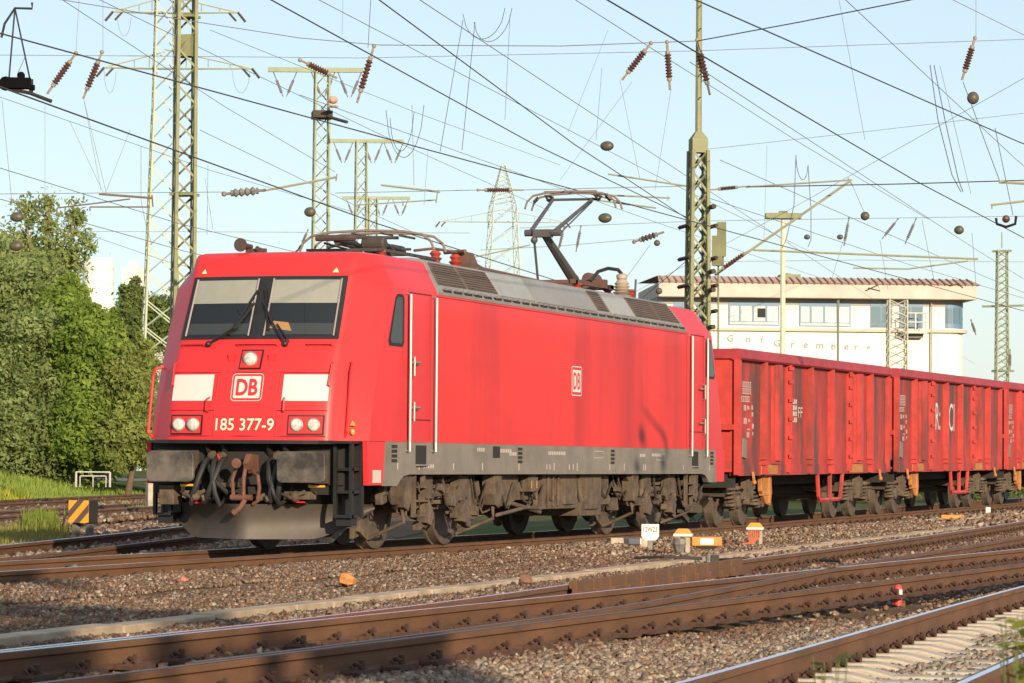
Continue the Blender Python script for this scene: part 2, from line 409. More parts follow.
ws = MB(); fpatch(ws, -1.07, 1.07, 2.66, 3.47, .010, 16, 8, .02)
wsf = ws.build('windscreen_surround', BLACK, loco)
for s, lab in ((1, 'windscreen pane on the viewer\'s left, wiper leaning over it'), (-1, 'windscreen pane on the viewer\'s right, paper lying behind it')):
    ya, yb = s*.105, s*1.0
    a = MB(); fpatch(a, ya, yb, 2.71, 3.43, .014, 8, 6, .02); a.build('cab_interior', INTER, wsf)
    a = MB(); fpatch(a, ya, yb, 2.72, 2.86, .016, 8, 3, .01); a.build('driver_desk', DESK, wsf)
    if s < 0:
        a = MB(); fpoly(a, [(-.16, 2.80), (-.46, 2.76), (-.40, 2.87), (-.20, 2.89)], .022); a.build('paper_sheet', mat('paper_tan', (.50, .26, .10), .8), wsf)
    a = MB(); fpatch(a, ya, yb, 3.12, 3.42, .020, 8, 4, .015); a.build('sun_blind', BLIND, wsf)
    a = MB(); fpatch(a, ya, yb, 2.70, 3.435, .028, 8, 6, .02); p = a.build('windscreen', GLASS, wsf); p['label'] = lab
    e = MB(); q = [fpt(ya, 2.70, .03), fpt(ya*.98, 3.435, .03)]; e.tube(q, .014, 4); q = [fpt(yb, 2.70, .03), fpt(yb*.98, 3.435, .03)]; e.tube(q, .014, 4)
    e.build_apart('window_trim', CHROME, wsf)
for (p0, p1, p2) in (((.63, 2.60), (.30, 2.80), (.08, 3.12)), ((-.42, 2.60), (-.22, 2.85), (-.02, 3.14))):
    wp = MB(); wp.tube([fpt(*p0, .05), fpt(*p1, .07), fpt(*p2, .05)], .014, 5); wp.tube([fpt(p0[0]-.05, p0[1]+.02, .05), fpt(p1[0]-.05, p1[1], .06)], .010, 5)
    wp.tube([fpt(p1[0]+.06*(1 if p0[0] > 0 else 1), p1[1]-.08, .045), fpt(p2[0], p2[1]+.16, .045)], .017, 4)
    wp.ball(fpt(*p0, .04), .04, 8, 5)
    wp.build('windscreen_wiper', BLACK, loco)
for y in (-.88, .92):
    tm = MB(); fpoly(tm, [(y-.04, 3.515), (y+.04, 3.515), (y, 3.575)], .008); tm.build('warning_triangle', mat('pale_yellow_marking', (.80, .66, .36), .5), loco)

# white panels, emblem and number
for s in (-1, 1):
    a = MB(); fpatch(a, s*.47, s*1.05, 1.88, 2.21, .006, 6, 4); a.build('white_panel', WHITE, loco)
def ft(y, z, yc_=0, zc_=2.05, off=.009): return fpt(yc_-y, zc_+z, off)
em = MB(); fpoly(em, [(p[0], 2.05+p[1]) for p in rrect(.355, .275, .015)], .008); emb = em.build('front_emblem', WHITE, loco)
em = MB(); ring_plate(em, rrect(.42, .345, .05), rrect(.405, .33, .045), lambda a, b: ft(a, b, off=.007)); em.build('emblem_border', WHITE, emb)
em = MB(); put_text(em, 'DB', lambda a, b: ft(a, b, off=.0125), w=.29, h=.21, bold=.03); em.build('emblem_lettering', RED, emb)
em = MB(); put_text(em, '185 377-9', lambda a, b: ft(a, b, -.005, 1.585), w=.78, h=.15, bold=.008); em.build('fleet_number', mat('cream_lettering', (.78, .68, .48), .5), loco)

# panel seams and small red grab rails on the nose
se = MB()
for z in (2.235, 1.44): se.tube([fpt(y, z, .002) for y in (-1.05, -.6, 0, .6, 1.05)], .007, 4)
for y in (-.42, .42): se.tube([fpt(y, z, .002) for z in (1.42, 1.7, 2.0, 2.22)], .006, 4)
for z in (1.76,):
    for s in (-1, 1): se.tube([fpt(s*y, z, .002) for y in (.42, .75, 1.05)], .006, 4)
se.build('panel_seam', SEAM, loco)
gr = MB()
for y0, y1, z in ((1.0, .70, 2.60), (.22, -.30, 2.60), (-.70, -1.0, 2.60)): gr.tube([fpt(y0, z-.03, .0), fpt(y0, z, .05), fpt(y1, z, .05), fpt(y1, z-.03, .0)], .014, 5)
for s in (-1, 1):
    gr.tube([fpt(s*.50, 1.92, 0), fpt(s*.52, 1.90, .05), fpt(s*.52, 1.76, .05), fpt(s*.50, 1.74, 0)], .013, 5)
    gr.tube([fpt(s*1.05, 2.36, 0), fpt(s*1.06, 2.34, .05), fpt(s*1.05, 2.08, .05), fpt(s*1.05, 2.06, 0)], .013, 5)
    gr.bb(front_x(0, 2.44)-.03, front_x(0, 2.44)+.04, s*.27-.04, s*.27+.04, 2.38, 2.47)
gr.build_apart('grab_rail', RED, loco)
# tall corner rails
for s in (-1, 1):
    hr = MB()
    hr.tube([(.74, s*1.40, 1.40), (.72, s*1.50, 1.48), (.86, s*1.50, 2.20), (.93, s*1.50, 2.30), (1.02, s*1.40, 2.33)] if s > 0 else [(.56, -1.23, 1.43), (.53, -1.27, 1.50), (.66, -1.27, 2.25), (.74, -1.26, 2.36), (.78, -1.20, 2.36)], .019, 6)
    hr.build('corner_handrail', RED, loco)

# headlights
for s in (1, -1):
    h = MB(); fpatch(h, s*.57, s*1.03, 1.455, 1.705, .010, 4, 2); hl = h.build('headlight', BLACK, loco)
    h = MB(); fpatch(h, s*.59, s*1.01, 1.475, 1.685, .024, 4, 2); h.build('lamp_housing', RED, hl)
    for y in (.695, .905):
        c = fpt(s*y, 1.58, .024)
        h = MB(); h.lathe([(.088, 0), (.088, .02), (.078, .025)], c, (-1, 0, 0), 20); h.build('lamp_bezel', CHROME, hl, smooth=30)
        h = MB(); h.lathe([(.077, .02), (.068, .042), (.040, .054), (.012, .058)], c, (-1, 0, 0), 18); h.build('lamp_lens', LENS if y < .8 or True else CHROME, hl, smooth=50)
h = MB(); fpatch(h, -.15, .15, 2.275, 2.525, .010, 3, 2); hl = h.build('headlight', BLACK, loco)
h = MB(); fpatch(h, -.13, .13, 2.295, 2.505, .024, 3, 2); h.build('lamp_housing', RED, hl)
c = fpt(0, 2.40, .024); h = MB(); h.lathe([(.098, 0), (.098, .03), (.086, .035)], c, (-1, 0, 0), 20); h.build('lamp_bezel', CHROME, hl, smooth=30)
h = MB(); h.lathe([(.085, .03), (.07, .055), (.02, .066)], c, (-1, 0, 0), 18); h.build('lamp_lens', LENS, hl, smooth=50)

# dark ledge, buffer beam, buffers, hoses, coupling, steps, snow plough at the leading end
le = MB()
le.grid(lambda a, b: (front_x(-1.2+2.4*a, 1.39)-.10+.16*b, -1.2+2.4*a, 1.392), 12, 1); le.grid(lambda a, b: (front_x(-1.2+2.4*a, 1.39)-.10, -1.2+2.4*a, 1.392-.045*b), 12, 1)
le.bb(.26, .75, -1.40, -1.15, 1.355, 1.385); le.bb(.45, .80, 1.10, 1.42, 1.355, 1.385); le.bb(.3, .72, -1.15, 1.15, 1.35, 1.38)
le.build('nose_ledge', BLACK, loco)
bbm = MB(); bbm.bb(.52, .72, -1.30, 1.30, .72, 1.35); bbm.bb(.44, .52, -.42, .42, .84, 1.25); bbm.bb(.48, .6, -1.25, -.6, .84, 1.30); bbm.bb(.48, .6, .6, 1.25, .84, 1.30)
for y in (-.52, -.3, .3, .52): bbm.prism([(.30, 1.33), (.52, 1.33), (.52, .95), (.46, 1.15)], 1, y-.02, y+.02)
bbm.build('buffer_beam', DARK, loco)
def buffer(x0, sx, y):
    b = MB(); b.prism([(p[0]+y, p[1]+1.06) for p in rrect(.64, .385, .07)], 0, x0, x0+sx*.055)
    b.mi = 0; bo = b.build('buffer', BUFF, loco, bevel=.012)
    b = MB(); b.lathe([(.13, 0), (.13, .30), (.165, .30), (.165, .34), (.15, .34), (.15, .56)], (x0+sx*.05, y, 1.06), (sx, 0, 0), 18); b.bb(x0+sx*.42, x0+sx*.46, y-.2, y+.2, .86, 1.26)
    b.build('buffer_shaft', DUSTD, bo, smooth=30)
for y in (-.875, .875): buffer(0, 1, y)
for y in (-.875, .875): buffer(L, -1, y)
cp = MB()
cp.prism([(.10, 1.10), (.20, 1.22), (.50, 1.20), (.50, 1.02), (.28, .98), (.22, 1.04), (.14, 1.02), (.13, 1.06)], 1, -.035, .035)
cp.tube([(.20, .16, 1.07), (.12, .18, .90), (.14, .17, .66)], [.026, .022, .026], 8); cp.tube([(.20, .03, 1.10), (.10, .02, .92), (.12, .03, .66)], [.03, .024, .026], 8)
cp.lathe([(.055, 0), (.065, .02), (.065, .04), (.055, .05)], (.08, .10, 1.10), (-1, 0, 0), 14); cp.v = [(x, y-.10, z) for x, y, z in cp.v]
cp.cyl((.13, .10, .68), (.13, -.18, .68), .04, 10)
cp.tube([(.20, -.18, .98), (.12, -.26, .95), (.10, -.29, .80), (.12, -.26, .64), (.14, -.19, .60)], .024, 7)
cp.tube([(.14, -.10, .68), (.10, -.04, .56), (.08, .05, .48)], [.035, .03, .035], 8); cp.ball((.09, .04, .50), .042, 8, 6)
cp.build('screw_coupling', RUST, loco, smooth=40)
ho = MB()
for y0, d, zb in ((.52, .10, .60), (.40, -.06, .58), (.30, .12, .62), (-.34, -.10, .60), (-.46, .05, .64), (-.56, .05, .66)):
    ho.tube([(.44, y0, 1.18), (.28, y0, 1.12), (.18, y0+d*.4, .92), (.17, y0+d, .74), (.24, y0+d*1.6, zb), (.36, y0+d*2.2, zb+.06), (.44, y0+d*2.4, zb+.2)], .035, 7)
ho.tube([(.4, .50, 1.1), (.24, .44, 1.04), (.2, .35, .88), (.24, .20, .74), (.4, .1, .70)], .03, 7)
ho.build_apart('air_hose', RUBBER, loco, smooth=50)
hc = MB()
for y in (.48, .33, -.40, -.52): hc.tube([(.45, y, 1.22), (.36, y, 1.19)], .05, 8); hc.tube([(.3, y+.1, .70), (.2, y+.2, .66)], .045, 8)
for y in (-.72, .62): hc.bb(.25, .5, y-.17, y+.17, .66, .76); hc.ball((.22, y, .70), .07, 8, 6); hc.tube([(.3, y+.2, .72), (.2, y+.05, .68), (.2, y-.14, .76)], .03, 6)
hc.bb(.28, .5, .12, .42, .80, .86); hc.bb(.3, .55, .95, 1.15, .58, .82)
hc.build_apart('hose_fitting', DUST, loco, bevel=.01)
yl = MB(); yl.bb(.16, .20, .60, .80, .815, .840); yl.bb(.16, .20, -1.12, -.92, .815, .840); yl.ball((.18, .60, .83), .022, 6, 5); yl.ball((.18, -.92, .83), .022, 6, 5)
yl.build_apart('yellow_lever', YEL, loco)
rd = MB(); rd.bb(.36, .40, .36, .39, 1.12, 1.22); rd.bb(.33, .36, -.80, -.66, .62, .64); rd.bb(.33, .36, .54, .68, .60, .62); rd.build_apart('red_tap', mat('signal_red', (.65, .02, .02), .45), loco)
pl = MB(); pl.bb(.86, 1.14, -1.5, -1.493, .87, 1.03); pl.build('rating_plate', DIRTYWHITE, loco)
for s in (-1, 1):
    sp = MB()
    xo = .42 if s < 0 else .70
    for x, y in ((xo, 1.17), (xo, 1.38), (xo+.30, 1.40)): sp.bb(x-.03, x+.03, s*y-.02, s*y+.02, .44, 1.36)
    for z in (.44, .74, 1.02): sp.bb(xo-.02, xo+.32, s*1.15, s*1.40, z, z+.035)
    sp.bb(xo+.28, xo+.32, s*1.15, s*1.40, .46, 1.34)
    sp.bb(xo+.05, xo+.26, s*1.16, s*1.36, .34, .44)
    sp.build('shunter_step', BLACK, loco)
def plough(x0, sx):
    p = MB()
    def f(a, b):
        y = -1.36+2.72*a; t = abs(y)/1.36; x = .12+.95*(t*t+.003)**.5+.25*max(0, t-.7)
        z0_ = .165+.34*max(0, (t-.55)/.45)**1.6; z = z0_+(.60-z0_)*b; cv = .12*math.sin(math.pi*b)*(.55+.45*t)-.10*b*(1-t)
        return (x0+sx*(x+cv), y, z)
    p.grid(f, 28, 8); p.grid(lambda a, b: (f(a, b)[0]+sx*.03, f(a, b)[1], f(a, b)[2]), 28, 8)
    p.grid(lambda a, b: (f(a, 0)[0]+sx*.03*b, f(a, 0)[1], f(a, 0)[2]), 28, 1); p.grid(lambda a, b: (f(a, 1)[0]+sx*.03*b, f(a, 1)[1], f(a, 1)[2]), 28, 1)
    for y in (-.6, .6): p.prism([(x0+sx*.72, .25), (x0+sx*.72, .60), (x0+sx*1.3, .80), (x0+sx*1.3, .62)], 1, y-.03, y+.03)
    for sy in (-1, 1):
        p.bb(x0+sx*1.05, x0+sx*1.10, sy*.9, sy*1.2, .30, .66)
        p.prism([(x0+sx*.9, .20), (x0+sx*1.3, .34), (x0+sx*1.5, .36), (x0+sx*1.5, .30), (x0+sx*.95, .12)], 1, sy*.90-.03, sy*.90+.03)
    p.build('snow_plough', PLOW, loco, smooth=45)
plough(0, 1); plough(L, -1)

# ---- cab sides: windows, doors, hand rails (both ends, both sides)
for mx in (lambda x: x, lambda x: L-x):
    for sy in (-1, 1):
        Y = sy*HW
        def sp_(x, z, off): return (mx(x), Y+sy*off, z)
        a = MB(); wpoly = [(1.42, 2.60), (1.90, 2.60), (1.95, 2.66), (1.95, 3.22), (1.90, 3.27), (1.70, 3.27), (1.63, 3.22), (1.38, 2.66)]
        a.add([sp_(x, z, .006) for x, z in wpoly], [tuple(range(8))]); wn = a.build('side_window', RUBBER, loco)
        cx_, cz_ = 1.67, 2.93
        a = MB(); a.add([sp_(cx_+(x-cx_)*.80, cz_+(z-cz_)*.88, .010) for x, z in wpoly], [tuple(range(8))]); a.build('window_pane', mat('side_window_glass', (.012, .014, .016), .10, spec=.35) if 'side_window_glass' not in bpy.data.materials else bpy.data.materials['side_window_glass'], wn)
        d = MB()
        for x0, z0, x1, z1 in ((2.12, 1.42, 2.12, 3.31), (2.98, 1.42, 2.98, 3.31), (2.12, 3.31, 2.98, 3.31), (2.12, 1.68, 2.98, 1.68)): d.tube([sp_(x0, z0, .001), sp_(x1, z1, .001)], .010, 4)
        dr = d.build('cab_door', SEAM, loco)
        d = MB()
        for z in (1.78, 2.36): d.tube([sp_(2.20, z-.13, 0), sp_(2.20, z-.12, .06), sp_(2.20, z+.12, .06), sp_(2.20, z+.13, 0)], .014, 5); d.tube([sp_(2.16, z+.05, .05), sp_(2.44, z+.05, .05)], .018, 5)
        d.build('handle', CHROME, dr)
        for x in (2.05, 3.04):
            d = MB(); d.tube([sp_(x, 1.28, 0), sp_(x, 1.27, .06), sp_(x, 3.28, .06), sp_(x, 3.29, 0)], .017, 6); d.build('door_handrail', CHROME, loco)
# emblem on each side
for sy in (-1, 1):
    def sf(a, b, off): return (9.45-sy*a, sy*(HW+off), 2.36+b)
    e = MB(); pr_ = rrect(.42, .33, .015); e.add([sf(a, b, .004) for a, b in pr_], [tuple(range(len(pr_)))]); eb = e.build('side_emblem', WHITE, loco)
    e = MB(); ring_plate(e, rrect(.52, .44, .05), rrect(.49, .41, .045), lambda a, b: sf(a, b, .003)); e.build('emblem_border', WHITE, eb)
    e = MB(); put_text(e, 'DB', lambda a, b: sf(a, b, .008), w=.34, h=.25, bold=.012); e.build('emblem_lettering', RED, eb)
wm = MB(); wm.ball((.585, -1.325, 1.50), (.03, .03, .04), 8, 6); wm.prism([(-1.36, 1.58), (-1.29, 1.58), (-1.325, 1.64)], 0, .575, .60); wm.build_apart('warning_sticker', mat('ochre_sticker', (.60, .30, .06), .5), loco)
sm = MB()
for z, h_ in ((3.30, .012),):
    for sy in (-1, 1): sm.bb(3.2, 15.7, sy*1.490, sy*1.4925, z, z+h_)
for x in (3.2, 15.7):
    for sy in (-1, 1): sm.bb(x-.006, x+.006, sy*1.490, sy*1.4925, 1.40, 3.33)
sm.build_apart('side_seam', SEAM, loco)

# ---- grey roof over the machine room
rf = MB()
sec = [(-1.495, 3.335), (-1.50, 3.375), (-1.465, 3.415), (-1.20, 3.81), (-1.02, 3.845), (1.02, 3.845), (1.20, 3.81), (1.465, 3.415), (1.50, 3.375), (1.495, 3.335)]
vs = []
for e in (0, 1):
    for y, z in sec:
        off = max(0, z-3.34)*.52; vs.append(((3.22+off) if e == 0 else (15.68-off), y, z))
nn = len(sec); rf.add(vs, [(i, i+1, nn+i+1, nn+i) for i in range(nn-1)]+[tuple(range(nn)), tuple(range(2*nn-1, nn-1, -1))])
roof = rf.build('roof', ROOF, loco)
def slant(x, t, off, sy=-1):    # t runs 0 at the eave to 1 at the roof edge
    y = -1.465+t*.265; z = 3.415+t*.395; nrm = (-.83, .557)
    return (x, sy*-(y+nrm[0]*off), z+nrm[1]*off)
def slant_panel(name, x0, x1, t0, t1, m, slats=0, k0=0.0, k1=0.0):
    for sy in (-1, 1):
        a = MB()
        c = [slant(x0+k0*t0, t0, .012, sy), slant(x1+k1*t0, t0, .012, sy), slant(x1+k1*t1, t1, .012, sy), slant(x0+k0*t1, t1, .012, sy)]
        b_ = [slant(x0+k0*t0, t0, -.01, sy), slant(x1+k1*t0, t0, -.01, sy), slant(x1+k1*t1, t1, -.01, sy), slant(x0+k0*t1, t1, -.01, sy)]
        a.add(c+b_, [(0, 1, 2, 3), (0, 1, 5, 4), (1, 2, 6, 5), (2, 3, 7, 6), (3, 0, 4, 7)])
        for i in range(slats):
            t = t0+(t1-t0)*(i+.5)/slats; a.tube([slant(x0+.04+k0*t, t, .016, sy), slant(x1-.04+k1*t, t, .016, sy)], .009, 4)
        a.build(name, m, roof)
K = .20
slant_panel('vent_grille', 3.38, 4.58, .16, .92, LOUVRE, 9, K, 0.0); slant_panel('vent_grille', 4.64, 5.90, .16, .92, LOUVRE, 9, 0, 0)
slant_panel('roof_hatch', 5.98, 7.55, .10, .92, mat('hatch_grey_paint', (.27, .27, .26), .5, var=.15)); slant_panel('roof_hatch', 7.62, 10.55, .08, .97, ROOF); slant_panel('vent_grille', 10.75, 11.35, .16, .92, LOUVRE, 9)
slant_panel('roof_hatch', 11.5, 12.75, .10, .92, mat('hatch_grey_light', (.29, .29, .28), .5, var=.15)); slant_panel('vent_grille', 12.85, 14.2, .16, .92, LOUVRE, 9); slant_panel('vent_grille', 14.26, 15.5, .16, .92, LOUVRE, 9, 0, -K)
gt = MB()
for sy in (-1, 1):
    x = 3.45
    while x < 15.4: gt.box((x+.17, sy*1.488, 3.395), (.30, .02, .035)); x += .42
gt.build_apart('drain_slot', DARK, roof)
cl = MB(); 
for sy in (-1, 1):
    x = 3.5
    while x < 15.4: cl.box((x, sy*1.49, 3.42), (.05, .03, .03)); x += .24
cl.build('roof_clip', GREYM, roof)
rt = MB(); rt.bb(6.2, 7.4, -1.05, -.55, 3.845, 3.87); rt.build('roof_walkway', LOUVRE, roof)

# ---- roof equipment
hn = MB(); hn.lathe([(.03, -.02), (.035, .15), (.05, .26), (.088, .32), (.088, .34)], (1.62, .50, 3.89), (-1, 0, 0), 16); hn.lathe([(.015, -.02), (.015, .06), (.025, .1), (.03, .11)], (1.62, .36, 3.86), (-1, 0, 0), 12); hn.bb(1.55, 1.62, .27, .54, 3.78, 3.86)
hn.build('horn', mat('horn_brown', (.06, .042, .034), .5), loco, smooth=40)
ae = MB(); ae.tube([(1.75, -.05, 3.80), (1.9, -.05, 3.86), (1.98, -.05, 3.92)], .012, 5); ae.bb(1.8, 2.0, -.9, -.8, 3.79, 3.83); ae.build('aerial', BLACK, loco)

# front pantograph, folded down
def strip_frame(mb, x, z, k=.78, w=.18):
    for dx in (-w, w):
        mb.tube([(x+dx, q*k, z+h) for q, h in ((-1.0, -.26), (-.95, -.14), (-.82, -.045), (-.55, 0), (0, .02), (.55, 0), (.82, -.045), (.95, -.14), (1.0, -.26))], .018, 6)
        if k < .9: mb.box((x+dx, 0, z+.024), (.03, 1.15*k, .014))
FP = 4.75
pf = MB()
strip_frame(pf, FP, 4.27, .98, .24)
pan1 = pf.build('folded_pantograph', CARBON, loco)
DKF = mat('dark_brown_frame', (.055, .045, .038), .6, var=.4, scale=6)
pf = MB()
for s in (-1, 1): pf.tube([(FP, s*.36, 4.20), (FP-1.35, s*.16, 4.12)], .026, 6); pf.tube([(FP-.3, s*.5, 4.21), (FP+.3, s*.5, 4.21)], .018, 5)
pf.tube([(FP-1.4, -.28, 4.11), (FP-1.4, .28, 4.11)], .042, 8); pf.tube([(FP-1.35, 0, 4.07), (FP+.5, 0, 4.02)], .05, 8); pf.tube([(FP-1.3, .2, 4.05), (FP+.4, .2, 3.99)], .016, 5)
pf.build('pantograph_arm', DKF, pan1)
pf = MB()
for y in (-.52, .52): pf.bb(FP-1.1, FP+1.25, y-.02, y+.02, 3.95, 3.99)
for x in (FP-1.05, FP, FP+1.2): pf.bb(x-.03, x+.03, -.55, .55, 3.95, 3.99)
for y in (-.3, .3): pf.tube([(FP-.9, y, 4.02), (FP-.4, y, 4.10), (FP+.3, y, 4.06), (FP+1.0, y*.6, 4.11)], .022, 6)
for y in (-.2, .22): pf.tube([(FP-.2, y-.2, 4.0), (FP-.05, y, 4.14), (FP+.1, y+.25, 4.20)], .02, 5); pf.tube([(FP-.24, y, 4.25), (FP+.24, y, 4.25)], .014, 5)
for k in range(9): x = FP-.9+k*.24; pf.tube([(x, -.5+.11*k, 4.0), (x+.1, -.42+.1*k, 4.10), (x+.3, -.46+.1*k, 4.06), (x+.4, -.3+.07*k, 4.15)], .014, 5)
pf.lathe([(.08, -.16), (.10, -.14), (.10, .14), (.08, .16)], (FP-.9, -.36, 4.06), (0, 1, 0), 14); pf.lathe([(.07, 0), (.07, .4)], (FP+.2, -.2, 4.06), (1, 0, 0), 12); pf.bb(FP+.5, FP+.8, -.15, .25, 4.0, 4.12)
pf.build('base_frame', DKF, pan1)
for x, y in ((FP-1.0, -.5), (FP-1.0, .5), (FP+1.15, -.5), (FP+1.15, .5)):
    a = MB(); a.lathe([(.04, 0), (.07, .03), (.04, .06), (.07, .09), (.04, .12), (.07, .15), (.04, .19)], (x, y, 3.79), (0, 0, 1), 12); a.build('support_insulator', CERAMR, pan1, smooth=40)

# rear pantograph, raised to the wire
HX, HZ = 14.05, 5.56; KX, KZ = 12.42, 4.80; BX, BZ = 14.0, 4.16
pa = MB()
pa.tube([(BX+.15, 0, BZ-.02), (BX, 0, BZ+.02), (KX+.08, 0, KZ-.02)], [.085, .085, .062], 8)
pan2 = pa.build('raised_pantograph', PANTO, loco)
pa = MB()
for s in (-1, 1): pa.tube([(KX, s*.20, KZ+.03), (HX-.04, s*.34, HZ-.10)], [.036, .028], 7)
pa.tube([(KX, -.30, KZ), (KX, .30, KZ)], .055, 8); pa.tube([(HX, -.46, HZ-.10), (HX, .46, HZ-.10)], .024, 6)
pa.tube([(KX+.04, -.25, KZ-.03), (HX-.02, -.33, HZ-.14)], .013, 5)
pa.bb(KX-.1, KX+.1, -.14, .14, KZ-.07, KZ+.05)
pa.build('upper_arm', PANTO, pan2)
pa = MB(); pa.tube([(KX-.08, .12, KZ-.12), (12.75, .18, 4.02)], .020, 6); pa.ball((KX-.08, .12, KZ-.12), .06, 8, 6); pa.build('control_rod', PANTO, pan2)
pa = MB(); strip_frame(pa, HX, HZ)
pa.build('collector_head', CARBON, pan2)
pa = MB()
for s in (-1, 1):
    pa.bb(HX-.2, HX+.2, s*.42-.02, s*.42+.02, HZ-.06, HZ-.03); pa.tube([(HX-.18, s*.42, HZ-.05), (HX, s*.43, HZ-.12), (HX+.18, s*.42, HZ-.05)], .02, 5)
    pa.tube([(HX-.1, s*.58, HZ-.06), (HX-.1, s*.66, HZ-.14)], .022, 5)
pa.build_apart('head_spring', DUSTD, pan2)
pa = MB(); pa.bb(12.55, 14.75, -.50, -.42, 4.0, 4.07); pa.bb(12.55, 14.75, .42, .50, 4.0, 4.07); pa.bb(12.6, 12.7, -.5, .5, 4.0, 4.06); pa.bb(14.0, 14.2, -.55, .55, 4.0, 4.14); pa.bb(14.55, 14.7, -.5, .5, 4.0, 4.08); pa.lathe([(.09, 0), (.11, .04), (.11, .5), (.09, .54)], (14.2, -.2, 4.16), (1, 0, 0), 12)
pa.build('base_frame', mat('oxide_brown_frame', (.115, .055, .04), .6, var=.3, scale=6), pan2)
for x, y in ((12.8, -.46), (12.8, .46), (14.5, -.46), (14.5, .46), (14.9, -.75)):
    a = MB(); a.lathe([(.05, 0), (.09, .03), (.05, .06), (.09, .09), (.05, .12), (.09, .15), (.05, .18)], (x, y, 3.84), (0, 0, 1), 12); a.build('support_insulator', CERAMR, pan2, smooth=40)
# high-voltage bar, insulators and bushing
hv = MB(); hv.tube([(5.6, -.30, 4.08), (6.1, -.40, 4.14), (7.0, -.45, 4.14), (7.3, -.45, 4.06)], .022, 6); hv.tube([(7.3, -.45, 4.10), (7.9, -.45, 3.98), (12.2, -.2, 3.98)], .022, 6); hv.tube([(6.9, -.6, 4.15), (7.15, -.2, 4.15)], .03, 6)
hv.prism([(6.95, 3.84), (7.7, 3.84), (7.75, 3.95), (7.4, 4.0), (7.2, 4.14), (7.0, 4.14)], 1, -.62, -.36); hv.prism([(7.8, 3.84), (9.2, 3.84), (9.15, 3.93), (7.9, 3.94)], 1, -.65, -.35)
hv.build('roof_busbar', mat('busbar_brown', (.13, .07, .05), .6, var=.3), roof)
for x in (6.05, 6.9): 
    a = MB(); a.lathe([(.10, 0), (.14, .015), (.06, .03), (.10, .08), (.055, .11), (.10, .15), (.055, .18), (.085, .22), (.05, .26)], (x, -.45, 3.845), (0, 0, 1), 14); a.build('busbar_insulator', CERAMR, roof, smooth=40)
a = MB(); pr2 = [(.15, 0)]
for k in range(5): pr2 += [(.17-.012*k, .02+.05*k), (.10, .038+.05*k)]
pr2 += [(.07, .28), (.09, .30), (.09, .36), (.04, .38)]
a.lathe(pr2, (14.0, -.85, 3.85), (0, 0, 1), 18); a.build('bushing_insulator', BEIGE, roof, smooth=35)
a = MB(); a.tube([(14.0, -.85, 4.22), (13.95, -.8, 4.29), (13.7, -.7, 4.30), (13.5, -.6, 4.24), (13.4, -.5, 4.08)], .03, 7); a.tube([(14.25, -1.0, 3.85), (14.3, -1.0, 4.15)], .018, 5); a.build('bushing_cable', BLACK, roof, smooth=40)

